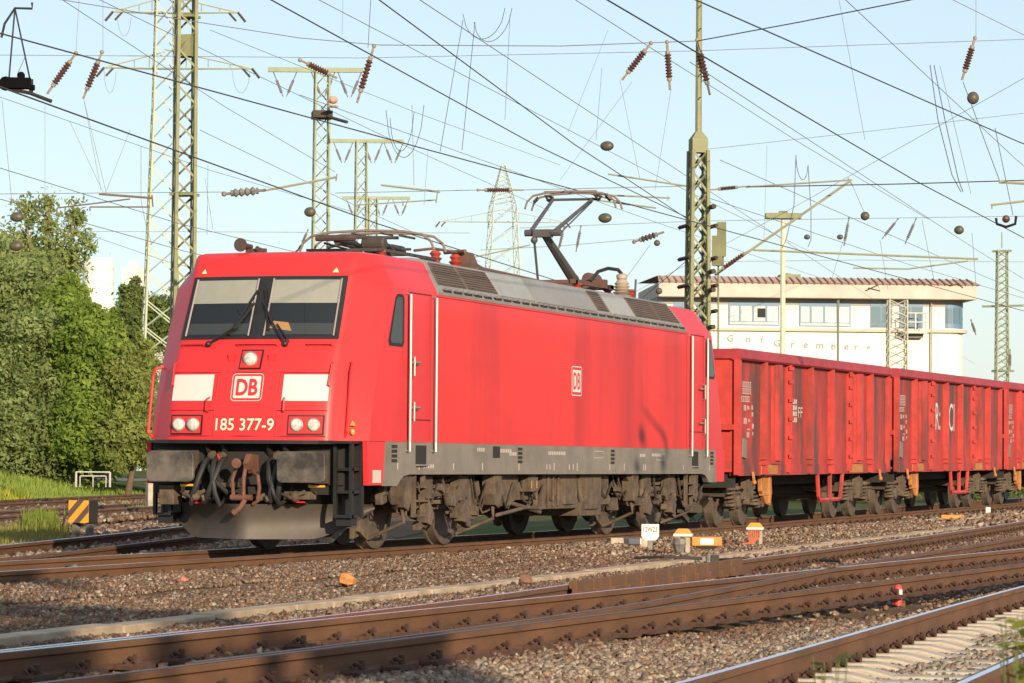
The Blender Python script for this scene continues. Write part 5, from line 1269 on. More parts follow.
for lab, a_, b_, w_ in LW:
    A_, B2_ = Hpt(*a_), Hpt(*b_)
    if 'mast' not in lab and 'clamp' not in lab: B2_ = A_+(B2_-A_)*1.7
    wire(lab, [A_, A_.lerp(B2_, .5)-Vector((0, 0, .10)), B2_], w_, WIREM if w_ >= 1 else WIREL)
# cross-span wires, strung across the tracks
CW = [
 ('upper cross-span wire over the whole sky, left part', (-10, -12, 66), (197, 22, 66), (300, 38, 66), (380, 45, 67), 1.0),
 ('upper cross-span wire between the middle insulators and the rung pole', (380, 45, 67), (560, 46, 69), (697, 41, 72), 1.1),
 ('cross-span wire climbing from the rung pole to the top right', (697, 41, 72), (800, 22, 68), (930, -4, 63), 1.4),
 ('straight cross-span wire just below the upper one, left half', (-10, 55, 80), (150, 56, 80), (360, 58, 80), .7),
 ('straight cross-span wire just below the upper one, right half', (360, 58, 80), (690, 51, 80), (1034, 39, 80), .7),
 ('level wire above the tree on the left, ending at the disc insulator', (-10, 194, 70), (100, 193, 70), (225, 192, 70), .8),
 ('level wire through the red-brown insulator left of the pantograph', (335, 193, 86), (480, 190, 86), (520, 190, 86), (690, 186, 86), .8),
 ('level wire from the olive mast to the right edge', (745, 187, 72), (900, 184, 71), (1034, 180, 70), 1.3),
 ('faint level wire low over the cab roof', (-10, 231, 120), (250, 232, 120), (470, 233, 120), .5),
 ('faint level wire behind the raised pantograph', (520, 228, 120), (700, 221, 120), (1030, 216, 120), .6),
 ('faint level wire above the building roof', (690, 262, 140), (860, 260, 140), (1030, 262, 140), .5),
 ('rising faint wire at the right edge', (700, 150, 110), (880, 130, 110), (1034, 112, 110), .6),
 ('sloping wire at the top right corner', (945, -4, 60), (1034, 40, 60), .8),
 ('faint wire between the two small insulators behind the pantograph', (480, 250, 120), (560, 246, 120), (650, 238, 120), .6),
]
for c in CW: wire(c[0], [Dpt(*q) for q in c[1:-1]], c[-1], WIREL if c[-1] < 1.2 else WIREM, group='cross-span wires', name='cross_wire')
# droppers and jumper loops
DW = [
 ('slanting dropper left of the red-brown insulators', (26, 55, 45), (17, 75, 45), .8), ('long vertical dropper over the tree', (45, 105, 66), (45, 195, 66), .5), ('dropper under the left tilted insulator', (84, 100, 66), (107, 196, 66), .6),
 ('second dropper under the left tilted insulator', (84, 100, 66), (101, 190, 66), .6), ('slanting dropper from the sky to the registration arm', (70, 122, 66), (103, 192, 66), .5), ('dropper slanting up from the registration arm to the right', (106, 192, 66), (130, 130, 66), .5),
 ('vertical dropper by the left edge', (2, 100, 60), (12, 203, 60), .7), ('dropper above the second left insulator', (103, 0, 64), (103, 52, 64), .6), ('dropper above the first left insulator', (79, 0, 64), (76, 52, 64), .6),
 ('hanger right of the T-headed mast', (371, -5, 70), (368, 48, 70), .8), ('vertical dropper between mast and pylon', (343, 0, 70), (342, 35, 70), .5),
 ('dropper falling from the jumper loops', (463, 20, 62), (440, 152, 62), .8), ('second dropper falling from the jumper loops', (475, 22, 62), (462, 150, 62), .8), ('dropper right of the jumper loops', (510, 15, 62), (505, 120, 62), .7),
 ('dropper by the far pylon', (608, 30, 65), (568, 132, 60), .5), ('vertical dropper below the middle insulators', (602, 68, 65), (596, 140, 60), .5), ('dropper slanting under the tilted insulator', (620, 80, 70), (640, 180, 70), .5), ('second dropper slanting under the tilted insulator', (632, 82, 70), (560, 180, 72), .5),
 ('dropper under the upright insulator left of the rung pole', (671, 90, 72), (655, 190, 72), .5), ('long dropper in the right sky', (839, 0, 60), (865, 140, 60), .6), ('pair of jumper wires at the far right, left one', (930, 65, 58), (938, 120, 58), (952, 175, 58), (961, 192, 58), 1.0),
 ('pair of jumper wires at the far right, right one', (934, 65, 58), (945, 120, 58), (958, 178, 58), (963, 192, 58), 1.0), ('thin dropper right of the pair of jumper wires', (940, 66, 58), (971, 194, 58), .6), ('dropper above the right insulator', (976, -5, 60), (976, 38, 60), .6),
 ('dropper from the brown ball down to the clamp', (963, 82, 60), (1000, 182, 56), .9), ('second dropper from the brown ball down to the clamp', (995, 128, 58), (1013, 215, 56), .8), ('dropper from the cantilever tip', (851, 182, 72), (864, 212, 72), .6),
 ('jumper left of the yard lamp', (796, 155, 80), (794, 205, 80), (786, 240, 80), (782, 248, 80), .8), ('jumper right of the yard lamp', (808, 165, 80), (811, 210, 80), (811, 240, 80), (808, 247, 80), .8), ('dropper above the yard lamp', (767, 145, 90), (764, 240, 90), .4),
 ('dropper left of the building windows', (880, 240, 110), (888, 290, 110), .5), ('dropper above the right end of the roof', (922, 220, 110), (934, 280, 110), .6), ('dropper near the slim mast', (972, 233, 110), (976, 285, 110), .6), ('thin slanting dropper above the roof centre', (845, 235, 110), (830, 285, 110), .5),
 ('jumper beside the tall mast', (141, 146, 74), (141, 200, 74), (146, 225, 74), (152, 245, 74), .7), ('dropper right of the tall mast', (208, 165, 78), (207, 235, 78), .6), ('second dropper right of the tall mast', (205, 178, 78), (213, 230, 78), .5),
 ('thin stay left of the olive mast', (640, 300, 74), (690, 258, 73), .8), ('stay from the rung pole top', (650, 245, 110), (585, 335, 110), .6), ('vertical dropper behind the folded pantograph', (428, 150, 90), (424, 205, 90), .5), ('second vertical dropper behind the folded pantograph', (412, 105, 85), (414, 186, 85), .6),
]
for c in DW: wire(c[0], [Dpt(*q) for q in c[1:-1]], c[-1], WIREL if c[-1] < .8 else WIREM, group='droppers and jumpers', name='dropper')
def loop(label, pl_, pr_, drop, D, w_=.8):
    A, B = Dpt(*pl_, D), Dpt(*pr_, D); P = [A.lerp(B, i/14)-Vector((0, 0, drop*D/FPX*(1-((i-7)/7)**2)**.6)) for i in range(15)]; wire(label, P, w_, WIREM, group='droppers and jumpers', name='jumper_loop')
loop('hanging jumper loop at the top centre, outer', (474, 22), (512, 8), 26, 62); loop('hanging jumper loop at the top centre, inner', (463, 14), (505, 8), 28, 62)
loop('hanging jumper loop right of the T-headed mast', (386, 110), (424, 105), 50, 78); loop('small hanging jumper loop right of the T-headed mast', (390, 118), (414, 112), 36, 78)
loop('short jumper loop left of the yard lamp', (796, 158), (808, 165), 18, 80); loop('jumper loop under the upper pylon arm', (117, 14), (131, 18), 20, 172, .5); loop('jumper loop under the lower pylon arm', (232, 70), (250, 72), 22, 172, .5); loop('second jumper loop under the lower pylon arm', (104, 70), (116, 72), 22, 172, .5)

# insulators
FITM = mat('insulator_fitting', (.24, .21, .15), .6, var=.3, scale=20)
def insul(label, p0, p1, D, r_px=4.5, m=CERAM, frac=(.25, .75), n=8, group='rod insulators'):
    A, B = Dpt(*p0, D), Dpt(*p1, D); ax = (B-A); Ln = ax.length; ax.normalize(); rr_ = .82*r_px*D/FPX
    t = thing('insulator', label, 'insulator', A, group)
    a = MB(); a.tube([A, A.lerp(B, frac[0])], rr_*.35, 6); a.tube([A.lerp(B, frac[1]), B], rr_*.35, 6); a.ball(A, rr_*.6, 6, 5); a.lathe([(rr_*.7, 0), (rr_*.7, Ln*.06)], A.lerp(B, frac[0]-.06), ax, 8); a.lathe([(rr_*.7, 0), (rr_*.7, Ln*.06)], A.lerp(B, frac[1]), ax, 8); a.build('end_fitting', FITM if m is CERAM else GREYM, t)
    pr_ = []; L2 = Ln*(frac[1]-frac[0])
    for k in range(n): z = L2*k/n; pr_ += [(rr_*.55, z), (rr_, z+L2*.35/n), (rr_, z+L2*.5/n), (rr_*.55, z+L2*.9/n)]
    a = MB(); a.lathe(pr_, A.lerp(B, frac[0]), ax, 10); a.build('ceramic_shed', m, t)
for c in (
 ('tilted brown insulator at the upper left, the left one of two', (76, 53), (47, 94), 64), ('tilted brown insulator at the upper left, the right one of two', (102, 52), (83, 99), 64),
 ('brown insulator leaning over the head of the T-headed mast', (300, 60), (337, 78), 70), ('brown insulator hanging right of the T-headed mast head', (374, 46), (357, 103), 70),
 ('tilted brown insulator at the top, left of the rung pole', (651, 43), (622, 80), 70), ('upright brown insulator at the top, just left of the rung pole', (667, 42), (670, 90), 70),
 ('brown insulator leaning against the rung pole', (697, 40), (710, 95), 72), ('tilted brown insulator alone in the upper right sky', (975, 38), (962, 80), 60)):
    insul(*c)
for c in (
 ('small dark insulator above the building roof, leftmost of three', (849, 218), (844, 246), 110), ('small dark insulator above the building roof, middle of three', (898, 219), (882, 239), 110), ('small dark insulator above the building roof, rightmost of three', (916, 219), (905, 244), 110),
 ('small dark insulator behind the raised pantograph, left one', (564, 228), (558, 252), 115), ('small dark insulator behind the raised pantograph, right one', (581, 226), (576, 252), 115), ('small dark insulator in front of the left T-headed mast foot', (308, 230), (301, 246), 110),
 ('small insulator by the right end of the building wall', (971, 320), (976, 335), 130), ('small insulator by the slim mast', (1010, 350), (1010, 370), 160)):
    insul(*c, r_px=2.0, m=GREYM, group='small distant insulators')
insul('level red-brown insulator left of the raised pantograph', (478, 190), (524, 190), 86, 3.2, CERAM, (.2, .68), 10)
insul('level brown insulator beside the olive mast', (708, 190), (750, 186), 72, 2.8, CERAM, (.3, .65), 10)
insul('four-disc insulator on the wire right of the tall mast', (224, 194), (266, 190), 70, 5.5, GREYM, (.22, .76), 4, 'disc insulators')
insul('four-disc insulator right of the raised pantograph', (634, 242), (664, 232), 110, 4.2, DUSTD, (.25, .72), 4, 'disc insulators')
# cylinders and balls on the wires
BALLM = mat('weight_brown_green', (0.085, 0.075, 0.05), 0.5, var=.4, scale=6)
def weight(label, px, py, rx, ry, D):
    c = at_depth(px, py, D); s = D/FPX; a = MB(); r_, d = face_cam_axes(c); a.lathe([(ry*math.sin(math.pi*k/10)*s, -rx*math.cos(math.pi*k/10)*s) for k in range(11)], c, (r_*.95+d*.3), 12)
    tag(a.build('wire_weight', BALLM, None, smooth=50, loc=c), label, 'wire weight', 'round weights on the wires')
for c in (('brown weight in the tree top at the left, upper one', 17, 217, 7, 5, 70), ('brown weight in the tree top at the left, lower one', 16, 246, 7, 5, 70), ('brown weight in front of the T-headed mast', 310, 212, 6, 5, 80), ('brown weight below the middle insulators', 607, 146, 7, 5, 75), ('brown weight right of the raised pantograph', 605, 218, 7, 5, 80),
 ('round brown ball under the lone insulator at the upper right', 973, 98, 6, 6.5, 60), ('round ball under the cantilever tip', 865, 216, 4.5, 4.5, 72), ('dark round weight right of the three small insulators', 959, 230, 5, 4.5, 90), ('tiny weight above the roof, left of the pair', 807, 237, 3.2, 2.6, 110), ('tiny weight above the roof, right of the pair', 840, 237, 3.2, 2.6, 110), ('small ball below the disc insulator right of the pantograph', 657, 243, 3.2, 3.2, 110),
 ('grey weight on the stay beside the building eave', 659, 291, 3.4, 3.4, 110)):
    weight(*c)
# tensioner hanging at the upper left
c = at_depth(25, 84, 45); fn = placer(c); t = thing('wire_tensioner', 'black wheeled tensioner hanging from two rods at the upper left', 'wire tensioner', c)
s = 45/FPX
a = MB(); ibox(a, fn, -20*s, 6*s, -5*s, 6*s, -.08, .08); a.lathe([(7*s, -.06), (7*s, .06)], fn(-19*s, 0), fn(0, 0, 1)-fn(0, 0, 0), 12); a.lathe([(4*s, -.06), (4*s, .06)], fn(-4*s, 8*s), fn(0, 0, 1)-fn(0, 0, 0), 12); ibox(a, fn, 4*s, 10*s, -6*s, -1*s, -.06, .06); a.build('body', mat('tar_black', (.003, .003, .004), .9, spec=.1), t, bevel=.01)
a = MB(); a.tube([fn(-26*s, -3*s), fn(5*s, -9*s), fn(27*s, -17*s)], .028, 6); a.build('carrier_bar', DARK, t)
a = MB(); a.tube([fn(-16*s, 4*s), fn(-11*s, 76*s)], .012, 5); a.tube([fn(6*s, -8*s), fn(5*s, 4*s), fn(-11*s, 76*s)], .012, 5); a.tube([fn(6*s, -8*s), fn(6*s, 5*s)], .03, 5); a.tube([fn(-24*s, 46*s), fn(-21*s, 60*s), fn(-11*s, 76*s), fn(6*s, 76*s), fn(6*s, 82*s)], .018, 5); a.build('hanger_rod', DARK, t)
c = at_depth(1006, 221, 56); fn = placer(c); t = thing('wire_clamp', 'dark bracket clamp with a brown insulator at the right edge', 'wire clamp', c); s = 56/FPX
a = MB(); a.tube([fn(-10*s, 3*s), fn(-9*s, -3*s), fn(0, -6*s), fn(9*s, -3*s), fn(10*s, 5*s)], .025, 5); a.build('bracket', BLACK, t); a = MB(); a.ball(fn(0, 2*s), (4*s, 4*s, 4*s), 8, 6); a.build('insulator', CERAM, t)
# tubes of the registration arms and cantilevers
ARMG = mat('arm_green_grey', (0.24, 0.25, 0.17), 0.6, var=.2); ARMB = mat('arm_brown', (0.15, 0.11, 0.08), 0.6, var=.2)
def arm(label, pts, D, w_, m, grp='registration arms', nm='registration_arm', extra=()):
    P = [Dpt(q[0], q[1], D) for q in pts]; a = MB(); a.tube(P, w_*D/FPX/2, 6)
    for e in extra: a.tube([Dpt(q[0], q[1], D) for q in e], w_*.6*D/FPX/2, 5)
    tag(a.build(nm, m, None, loc=P[0]), label, 'registration arm', grp)
arm('brown registration arm in front of the tall mast on the left', [(99, 194), (152, 198)], 70, 2.6, ARMB, extra=([(152, 195), (153, 207)], [(57, 208), (90, 204), (130, 199)], [(57, 208), (57, 214)], [(90, 207), (150, 207)], [(90, 207), (90, 211)]))
arm('slanting green arm right of the four-disc insulator', [(262, 191), (337, 177)], 72, 2.6, ARMG, extra=([(337, 174), (336, 181)],))
arm('green registration arm over the folded pantograph', [(381, 185), (440, 192)], 88, 2.4, ARMG, extra=([(438, 190), (436, 203)], [(357, 205), (436, 200)], [(403, 201), (403, 206)]))
arm('upper thin arm right of the raised pantograph', [(608, 174), (686, 186)], 76, 2.0, ARMG); arm('middle thin arm right of the raised pantograph', [(604, 195), (670, 198)], 76, 1.8, ARMG, extra=([(668, 196), (668, 201)],)); arm('lower thin arm right of the raised pantograph', [(596, 200), (656, 208)], 76, 2.0, ARMG)
arm('cantilever of the olive mast, long tube under the yard lamp', [(715, 275), (850, 181)], 72, 3.0, ARMG, 'cantilevers', 'cantilever', extra=([(745, 187), (852, 180)], [(848, 178), (853, 186)]))
insul('slanting brown insulator at the foot of the cantilever', (716, 273), (748, 251), 71.5, 3.0, CERAM, (.25, .85), 8)
arm('long green tube above the building roof', [(753, 250), (978, 259)], 90, 2.4, ARMG); arm('thin green tube crossing in front of the building roof', [(853, 268), (908, 269), (968, 261)], 110, 1.8, ARMG)
arm('short green arm at the right edge, upper one', [(999, 182), (1034, 184)], 56, 3.2, ARMG); arm('short green arm at the right edge, lower one', [(991, 205), (1034, 200)], 56, 2.6, ARMG, extra=([(992, 205), (992, 209)],))
arm('thin tube above the roof at the far pylon', [(470, 258), (530, 245)], 110, 1.6, ARMG)
arm('thin dark rods hanging over the right end of the roof, left set', [(865, 291), (878, 285), (880, 291), (868, 288)], 110, 1.6, DUSTD, 'hanging rods', 'hanging_rod'); arm('thin dark rods hanging over the right end of the roof, right set', [(943, 283), (950, 286), (958, 284), (963, 288)], 110, 1.6, DUSTD, 'hanging rods', 'hanging_rod')

# fittings of the next wire run, outside the picture to the right: the low sun throws their shadows on the rear of the locomotive's side
def sunward(px, py, dist): q = at_plane(px, py, 1, -1.49); return Vector(q)-SUN_DIR*dist
def shadow_weight(label, px, py, r):
    c = sunward(px, py, 22.0); a = MB(); a.ball(c, (r, r, r*1.1), 12, 8); tag(a.build('wire_weight', BALLM, None, smooth=60, loc=c), label, 'wire weight', 'round weights on the wires')
shadow_weight('round weight right of the frame, shadow on the red side by the rear door', 642, 436, .14); shadow_weight('lower round weight right of the frame, its shadow on the grey skirt', 663, 463, .12); shadow_weight('small round weight right of the frame, shadow low on the skirt', 637, 467, .11)
P_ = [sunward(*q, 22.0) for q in ((640, 405), (655, 424), (665, 437), (667, 452), (663, 463), (660, 520))]; a = MB(); a.tube(P_, [.015, .05, .07, .05, .03, .015], 6); tag(a.build('jumper_loop', WIREM, None, loc=P_[0]), 'thick jumper right of the frame, its curved shadow on the red side', 'wire', 'droppers and jumpers')
A_, B_2 = sunward(642, 380, 22.0), sunward(642, 436, 22.0); a = MB(); a.tube([A_, B_2], .012, 5); tag(a.build('dropper', WIREM, None, loc=A_), 'dropper right of the frame holding the round weight', 'wire', 'droppers and jumpers')
# ================================================================== SIGNAL BUILDING
WALLW = mat('building_cream_render', (0.70, 0.68, 0.62), 0.85, var=.08, scale=.6); FASC = mat('fascia_pinkish_white', (0.52, 0.43, 0.38), 0.8, var=.15, scale=1.0); TILEM = mat('roof_tile_light', (0.45, 0.32, 0.25), 0.8, var=.2, scale=3); TILED = mat('roof_tile_brown', (0.20, 0.10, 0.07), 0.8)
BLUEF = mat('window_frame_blue', (0.10, 0.19, 0.30), 0.5); BGLASS = mat('building_window_glass', (0.09, 0.16, 0.21), 0.12, spec=.7); SHADEB = mat('eave_shade_grey', (0.30, 0.29, 0.28), 0.8)
DB_ = 192.0; SC = DB_/FPX
O = np.array(at_depth(815, 300, DB_)); rv = np.array([RV[0], RV[1], 0]); rv /= np.linalg.norm(rv); th_ = .06
rv = np.array([rv[0]*math.cos(th_)-rv[1]*math.sin(th_), rv[0]*math.sin(th_)+rv[1]*math.cos(th_), 0]); bk = np.array([-rv[1], rv[0], 0])   # bk points away from the camera
def Bp(px, py, back=0.0):    # point on the facade plane (or set back behind it) for a pixel of the photograph
    u_ = (px-815)*SC; return Vector(O+rv*u_+bk*back+np.array([0, 0, (300-py)*SC]))
def bbx(mb, px0, px1, py0, py1, b0, b1):
    vs = [Bp(px, py, b) for px in (px0, px1) for b in (b0, b1) for py in (py1, py0)]
    mb.add(vs, [(0, 1, 3, 2), (4, 6, 7, 5), (0, 4, 5, 1), (2, 3, 7, 6), (0, 2, 6, 4), (1, 5, 7, 3)])
base = Bp(815, 490); bd = thing('signal_building', 'long white signal building with tiled eave and blue windows behind the wagons', 'building', (base.x, base.y, -.4))
def outline(b_in=0.0):
    pts = [(657-b_in*0, 0), (950, 0)]
    for i in range(1, 7): a_ = R_(90*i/6); pts.append((950+17*math.sin(a_), (1-math.cos(a_))*17*SC))
    pts += [(967, 10), (657, 10)]; return pts
def wallring(py0, py1, push=0.0):
    a = MB(); o_ = outline(); n_ = len(o_); vs = [Bp(px+(push/SC if px > 940 else (-push/SC if px < 700 else 0)), py, b-(push if b < 5 else -push)) for py in (py1, py0) for px, b in o_]
    a.add(vs, [(i, (i+1) % n_, n_+(i+1) % n_, n_+i) for i in range(n_)]+[tuple(range(n_)), tuple(range(2*n_-1, n_-1, -1))]); return a
wl = wallring(298, 498).build('wall', WALLW, bd, smooth=25)
wallring(299, 305.5, .03).build('eave_shade_band', SHADEB, bd, smooth=25)  # shadow under the eave, painted on as a grey strip of wall
wallring(328.5, 331.5, .22).build('sill_ledge', mat('ledge_beige', (.46, .41, .33), .8), bd, smooth=25)
a = MB()
bbx(a, 656, 975, 284.5, 299, -1.0, 11); a.build('eave', FASC, bd, bevel=.05)
a = MB(); pts = []
a.add([Bp(656, 284.4, -1.1), Bp(979, 284.4, -1.1), Bp(972, 277.5, .6), Bp(658, 276.5, .6)], [(0, 1, 2, 3)]); a.add([Bp(658, 276.5, .6), Bp(972, 277.5, .6), Bp(972, 277.5, 9.4), Bp(652, 276.5, 9.4)], [(0, 1, 2, 3)]); a.add([Bp(979, 284.4, -1.1), Bp(972, 277.5, .6), Bp(972, 277.5, 9.4), Bp(979, 284.4, 11.1)], [(0, 1, 2, 3)])
rf_ = a.build('roof', TILEM, bd)
a = MB()
for i in range(46):
    px = 658+i*6.9; a.tube([Bp(px+2.5, 284.2, -1.10), Bp(px+1.5, 277.4, .60)], .065, 6)
a.build('tile_row', TILED, rf_)
BPALE = mat('curtained_window_glass', (0.40, 0.46, 0.50), 0.25, var=.2, scale=2)
def bwindow(px0, px1, py0, py1, panes, nm='window', gm_=None):
    w_ = MB(); bbx(w_, px0, px1, py0, py1, -.06, .05); o = w_.build(nm, BLUEF, bd)
    g_ = MB(); k = len(panes)
    for (q0, q1) in panes: bbx(g_, px0+(px1-px0)*q0, px0+(px1-px0)*q1, py0+4.2, py1-4, -.075, -.06)
    bbx(g_, px0+1.2, px1-1.2, py1-3.2, py1-.8, -.075, -.06)
    g_.build_apart('pane', gm_ or BGLASS, o); return o
W4_ = ((.03, .20), (.24, .46), (.50, .72), (.76, .97))
w1 = bwindow(728, 779, 302.5, 326, W4_, gm_=BPALE)
a = MB(); bbx(a, 757, 765, 309, 318, -.09, -.075); a.build('open_sash', DARK, w1)
a = MB(); bbx(a, 733, 738, 308, 316, -.09, -.075); bbx(a, 742, 751, 308, 315, -.09, -.075); bbx(a, 768, 775, 308, 317, -.09, -.075); a.build('white_blind', WHITE, w1)
w2 = bwindow(799, 851, 302.5, 326.5, W4_, gm_=BPALE); a = MB(); bbx(a, 814, 820, 309, 318, -.09, -.075); bbx(a, 827, 834, 309, 318, -.09, -.075); bbx(a, 839, 846, 309, 317, -.09, -.075); bbx(a, 801, 806, 309, 317, -.09, -.075); a.build('white_blind', WHITE, w2)
w3 = bwindow(871, 893, 302, 327, ((.04, .46), (.52, .96))); w4 = bwindow(900, 924, 302, 327.5, ((.04, .46), (.52, .96)))
bwindow(673, 684, 304, 316, ((.1, .9),)); bwindow(697, 706, 304, 324, ((.1, .9),))
a = MB()
def cpt(ang, py, out=.05): r_ = 17*SC+out; c = Bp(950, py, 17*SC); return Vector((c.x, c.y, c.z))+Vector(rv)*(r_*math.sin(ang))-Vector(bk)*(r_*math.cos(ang))
a.grid(lambda u_, v_: cpt(R_(-12+75*u_), 303+24*v_), 8, 2); cw = a.build('window', BLUEF, bd)
a = MB()
for u0, u1 in ((.06, .3), (.36, .62), (.68, .92)): a.grid(lambda u_, v_, u0=u0, u1=u1: cpt(R_(-12+75*(u0+(u1-u0)*u_)), 307+15*v_, .07), 3, 1)
a.build('pane', BGLASS, cw)
a = MB(); bbx(a, 901, 925, 330.5, 333, -1.1, 0); bb_ = a.build('balcony', mat('balcony_cream', (.60, .56, .46), .8), bd)
a = MB()
for px in (902, 913, 924): a.tube([Bp(px, 331, -1.05), Bp(px, 313, -1.05)], .05, 4)
for py in (313, 322): a.tube([Bp(902, py, -1.05), Bp(924, py, -1.05)], .045, 4)
a.build('railing', WHITE, bb_)
a = MB(); bbx(a, 903, 923, 333.2, 337, -.5, 0); a.build('bracket', GREYM, bb_)
a = MB()
for px, py, ch in ((730, 339, 'G'), (748, 340.5, 'n'), (762, 340, 'f'), (777, 343.5, 'G'), (793, 345.5, 'r'), (806, 345.5, 'e'), (820, 346, 'm'), (834, 346, 'b'), (847, 347, 'e'), (857, 347.5, 'r'), (869, 348.5, 'g')):
    hgt = 7.0 if ch in 'Gfb' else (6.6 if ch == 'g' else 5.0); put_text(a, ch, lambda u_, v_, px=px, py=py: Bp(px+u_, py-v_, -.05), h=hgt, bold=.02)
a.build('wall_lettering', mat('lettering_grey', (.30, .30, .31), .8), bd)
a = MB(); bbx(a, 783, 803, 273.5, 277.5, 1.0, 2.5); bbx(a, 790, 794, 272, 274, 1.3, 2.0); a.build('roof_hatch', MASTG, bd)
a = MB(); a.tube([Bp(707, 300, -.2), Bp(707, 490, -.2)], .045, 5); a.tube([Bp(932, 300, -.2), Bp(932, 490, -.2)], .045, 5); a.build_apart('downpipe', PALE, bd)

# white silo and tank behind the trees
x, y = mast_xy(98, 300, 330); s = 330/FPX; t = thing('silo', 'round white silo showing above the trees on the left', 'silo', (x, y, -.4))
a = MB(); a.lathe([(15.5*s, 0), (15.5*s, at_depth(98, 262, 330)[2]+.4), (14.5*s, at_depth(98, 258.5, 330)[2]+.4), (1, at_depth(98, 258, 330)[2]+.4)], (x, y, -.4), (0, 0, 1), 28); a.build('tank', mat('silo_white', (.75, .72, .66), .7, var=.06), t, smooth=40)
a = MB()
for py in (270, 285): z = at_depth(98, py, 330)[2]; a.lathe([(15.7*s, 0), (15.7*s, .25)], (x, y, z), (0, 0, 1), 28)
a.build('band', mat('silo_band', (.62, .60, .55), .7), t)
x, y = mast_xy(133, 300, 340); t = thing('white_chimney', 'small white chimney block between silo and pylon', 'chimney', (x, y, -.4)); z1 = at_depth(133, 268, 340)[2]
a = MB(); a.bb(x-.9, x+.9, y-.9, y+.9, -.4, z1); a.bb(x-.4, x+.4, y-.4, y+.4, z1, z1+.8); a.build('stack', mat('chimney_white', (.72, .70, .64), .7, var=.08), t)

# ================================================================== ROAD, RAILING, GRASS BANK
ROADM = mat('far_asphalt', (0.16, 0.15, 0.14), 0.9, var=.15)
p0, p1 = at_depth(60, 472, 108), at_depth(215, 473, 112)
a = MB(); d = (p1-p0)/np.linalg.norm(p1-p0); nrm = np.array([-d[1], d[0], 0]); zr = gz(p0[0], p0[1])+.03
q0, q1 = p0-d*20, p1+d*25; a.add([(q0[0], q0[1], zr), (q1[0], q1[1], zr), (q1[0]+nrm[0]*4, q1[1]+nrm[1]*4, zr+.05), (q0[0]+nrm[0]*4, q0[1]+nrm[1]*4, zr+.05)], [(0, 1, 2, 3)]); structure(a.build('road', ROADM))
RAILW = mat('railing_dull_white', (.42, .41, .38), .6)
c = at_depth(93, 481, 101); fn = placer(c, .15); s = 101/FPX; t = thing('tube_railing', 'low white tube railing on the grass in front of the trees', 'railing', c)
a = MB(); a.tube([fn(-17*s, 9*s), fn(17*s, 9*s)], .022, 6); a.build('top_rail', RAILW, t); a = MB()
for u_ in (-17, 17): a.tube([fn(u_*s, -6*s), fn(u_*s, 9*s)], .034, 6)
for u_ in (-13, 0, 13): a.tube([fn(u_*s, -6*s), fn(u_*s, 5*s)], .018, 5)
a.tube([fn(-13*s, 5*s), fn(13*s, 5*s)], .018, 5); a.build('post', RAILW, t)

def blades(name, pts_fn, n_, h0, h1, w_, c1, c2, seed, kind=True):
    rg = np.random.default_rng(seed); P = pts_fn(rg, n_); n_ = len(P); h = rg.uniform(h0, h1, n_); an = rg.uniform(0, 2*np.pi, n_); ln = rg.uniform(0, .45, n_)*h; la = rg.uniform(0, 2*np.pi, n_)
    V = np.zeros((n_, 3, 3)); V[:, 0] = P+np.stack([np.cos(an)*w_, np.sin(an)*w_, np.zeros(n_)], 1); V[:, 1] = P-np.stack([np.cos(an)*w_, np.sin(an)*w_, np.zeros(n_)], 1); V[:, 2] = P+np.stack([np.cos(la)*ln, np.sin(la)*ln, h], 1)
    me = bpy.data.meshes.new(name); me.from_pydata(V.reshape(-1, 3).tolist(), [], np.arange(n_*3).reshape(-1, 3).tolist()); me.materials.append(leaf_mat(name+'_blade', c1, c2, .3)); o = bpy.data.objects.new(name, me); COL.objects.link(o); return stuff(o)
def band(pxr, pyr, dr):
    def f(rg, n_):
        px = rg.uniform(*pxr, n_); D = rg.uniform(*dr, n_); out = []
        for a_, b_ in zip(px, D):
            q = at_depth(a_, 480, b_); out.append((q[0], q[1], gz(q[0], q[1])))
        return np.array(out)
    return f
blades('grass', band((-60, 330), None, (86, 108)), 52000, .12, .34, .035, (.13, .20, .03), (.30, .37, .09), 1)
blades('yellow_weeds', lambda rg, n_: np.array([(q[0], q[1], gz(q[0], q[1])) for q in [at_depth(a_, 480, b_) for a_, b_ in zip(np.concatenate([rg.normal(112, 16, n_//2), rg.normal(15, 10, n_-n_//2)]), rg.uniform(87, 92, n_))]]), 800, .25, .45, .04, (.30, .32, .04), (.44, .40, .06), 2)
def gleft(rg, n_):
    out = []
    while len(out) < n_:
        px = rg.uniform(-40, 70); D = rg.uniform(48, 66); q = at_depth(px, 500, D)
        k = ycl('DIV', q[0])+1.5; k2 = ycl('F1', q[0])-1.6
        if k < q[1] < k2 and (px < 50 or rg.random() < .4): out.append((q[0], q[1], -.30))
    return np.array(out)
blades('grass_between_tracks', gleft, 6000, .08, .30, .016, (.16, .17, .04), (.36, .32, .11), 3)
blades('weeds_by_track', lambda rg, n_: np.array([(q[0], q[1], -.22) for q in [at_depth(a_, 505, b_) for a_, b_ in zip(rg.normal(40, 9, n_), rg.normal(62, 1.0, n_))]]), 700, .2, .5, .02, (.12, .17, .03), (.24, .27, .06), 4)

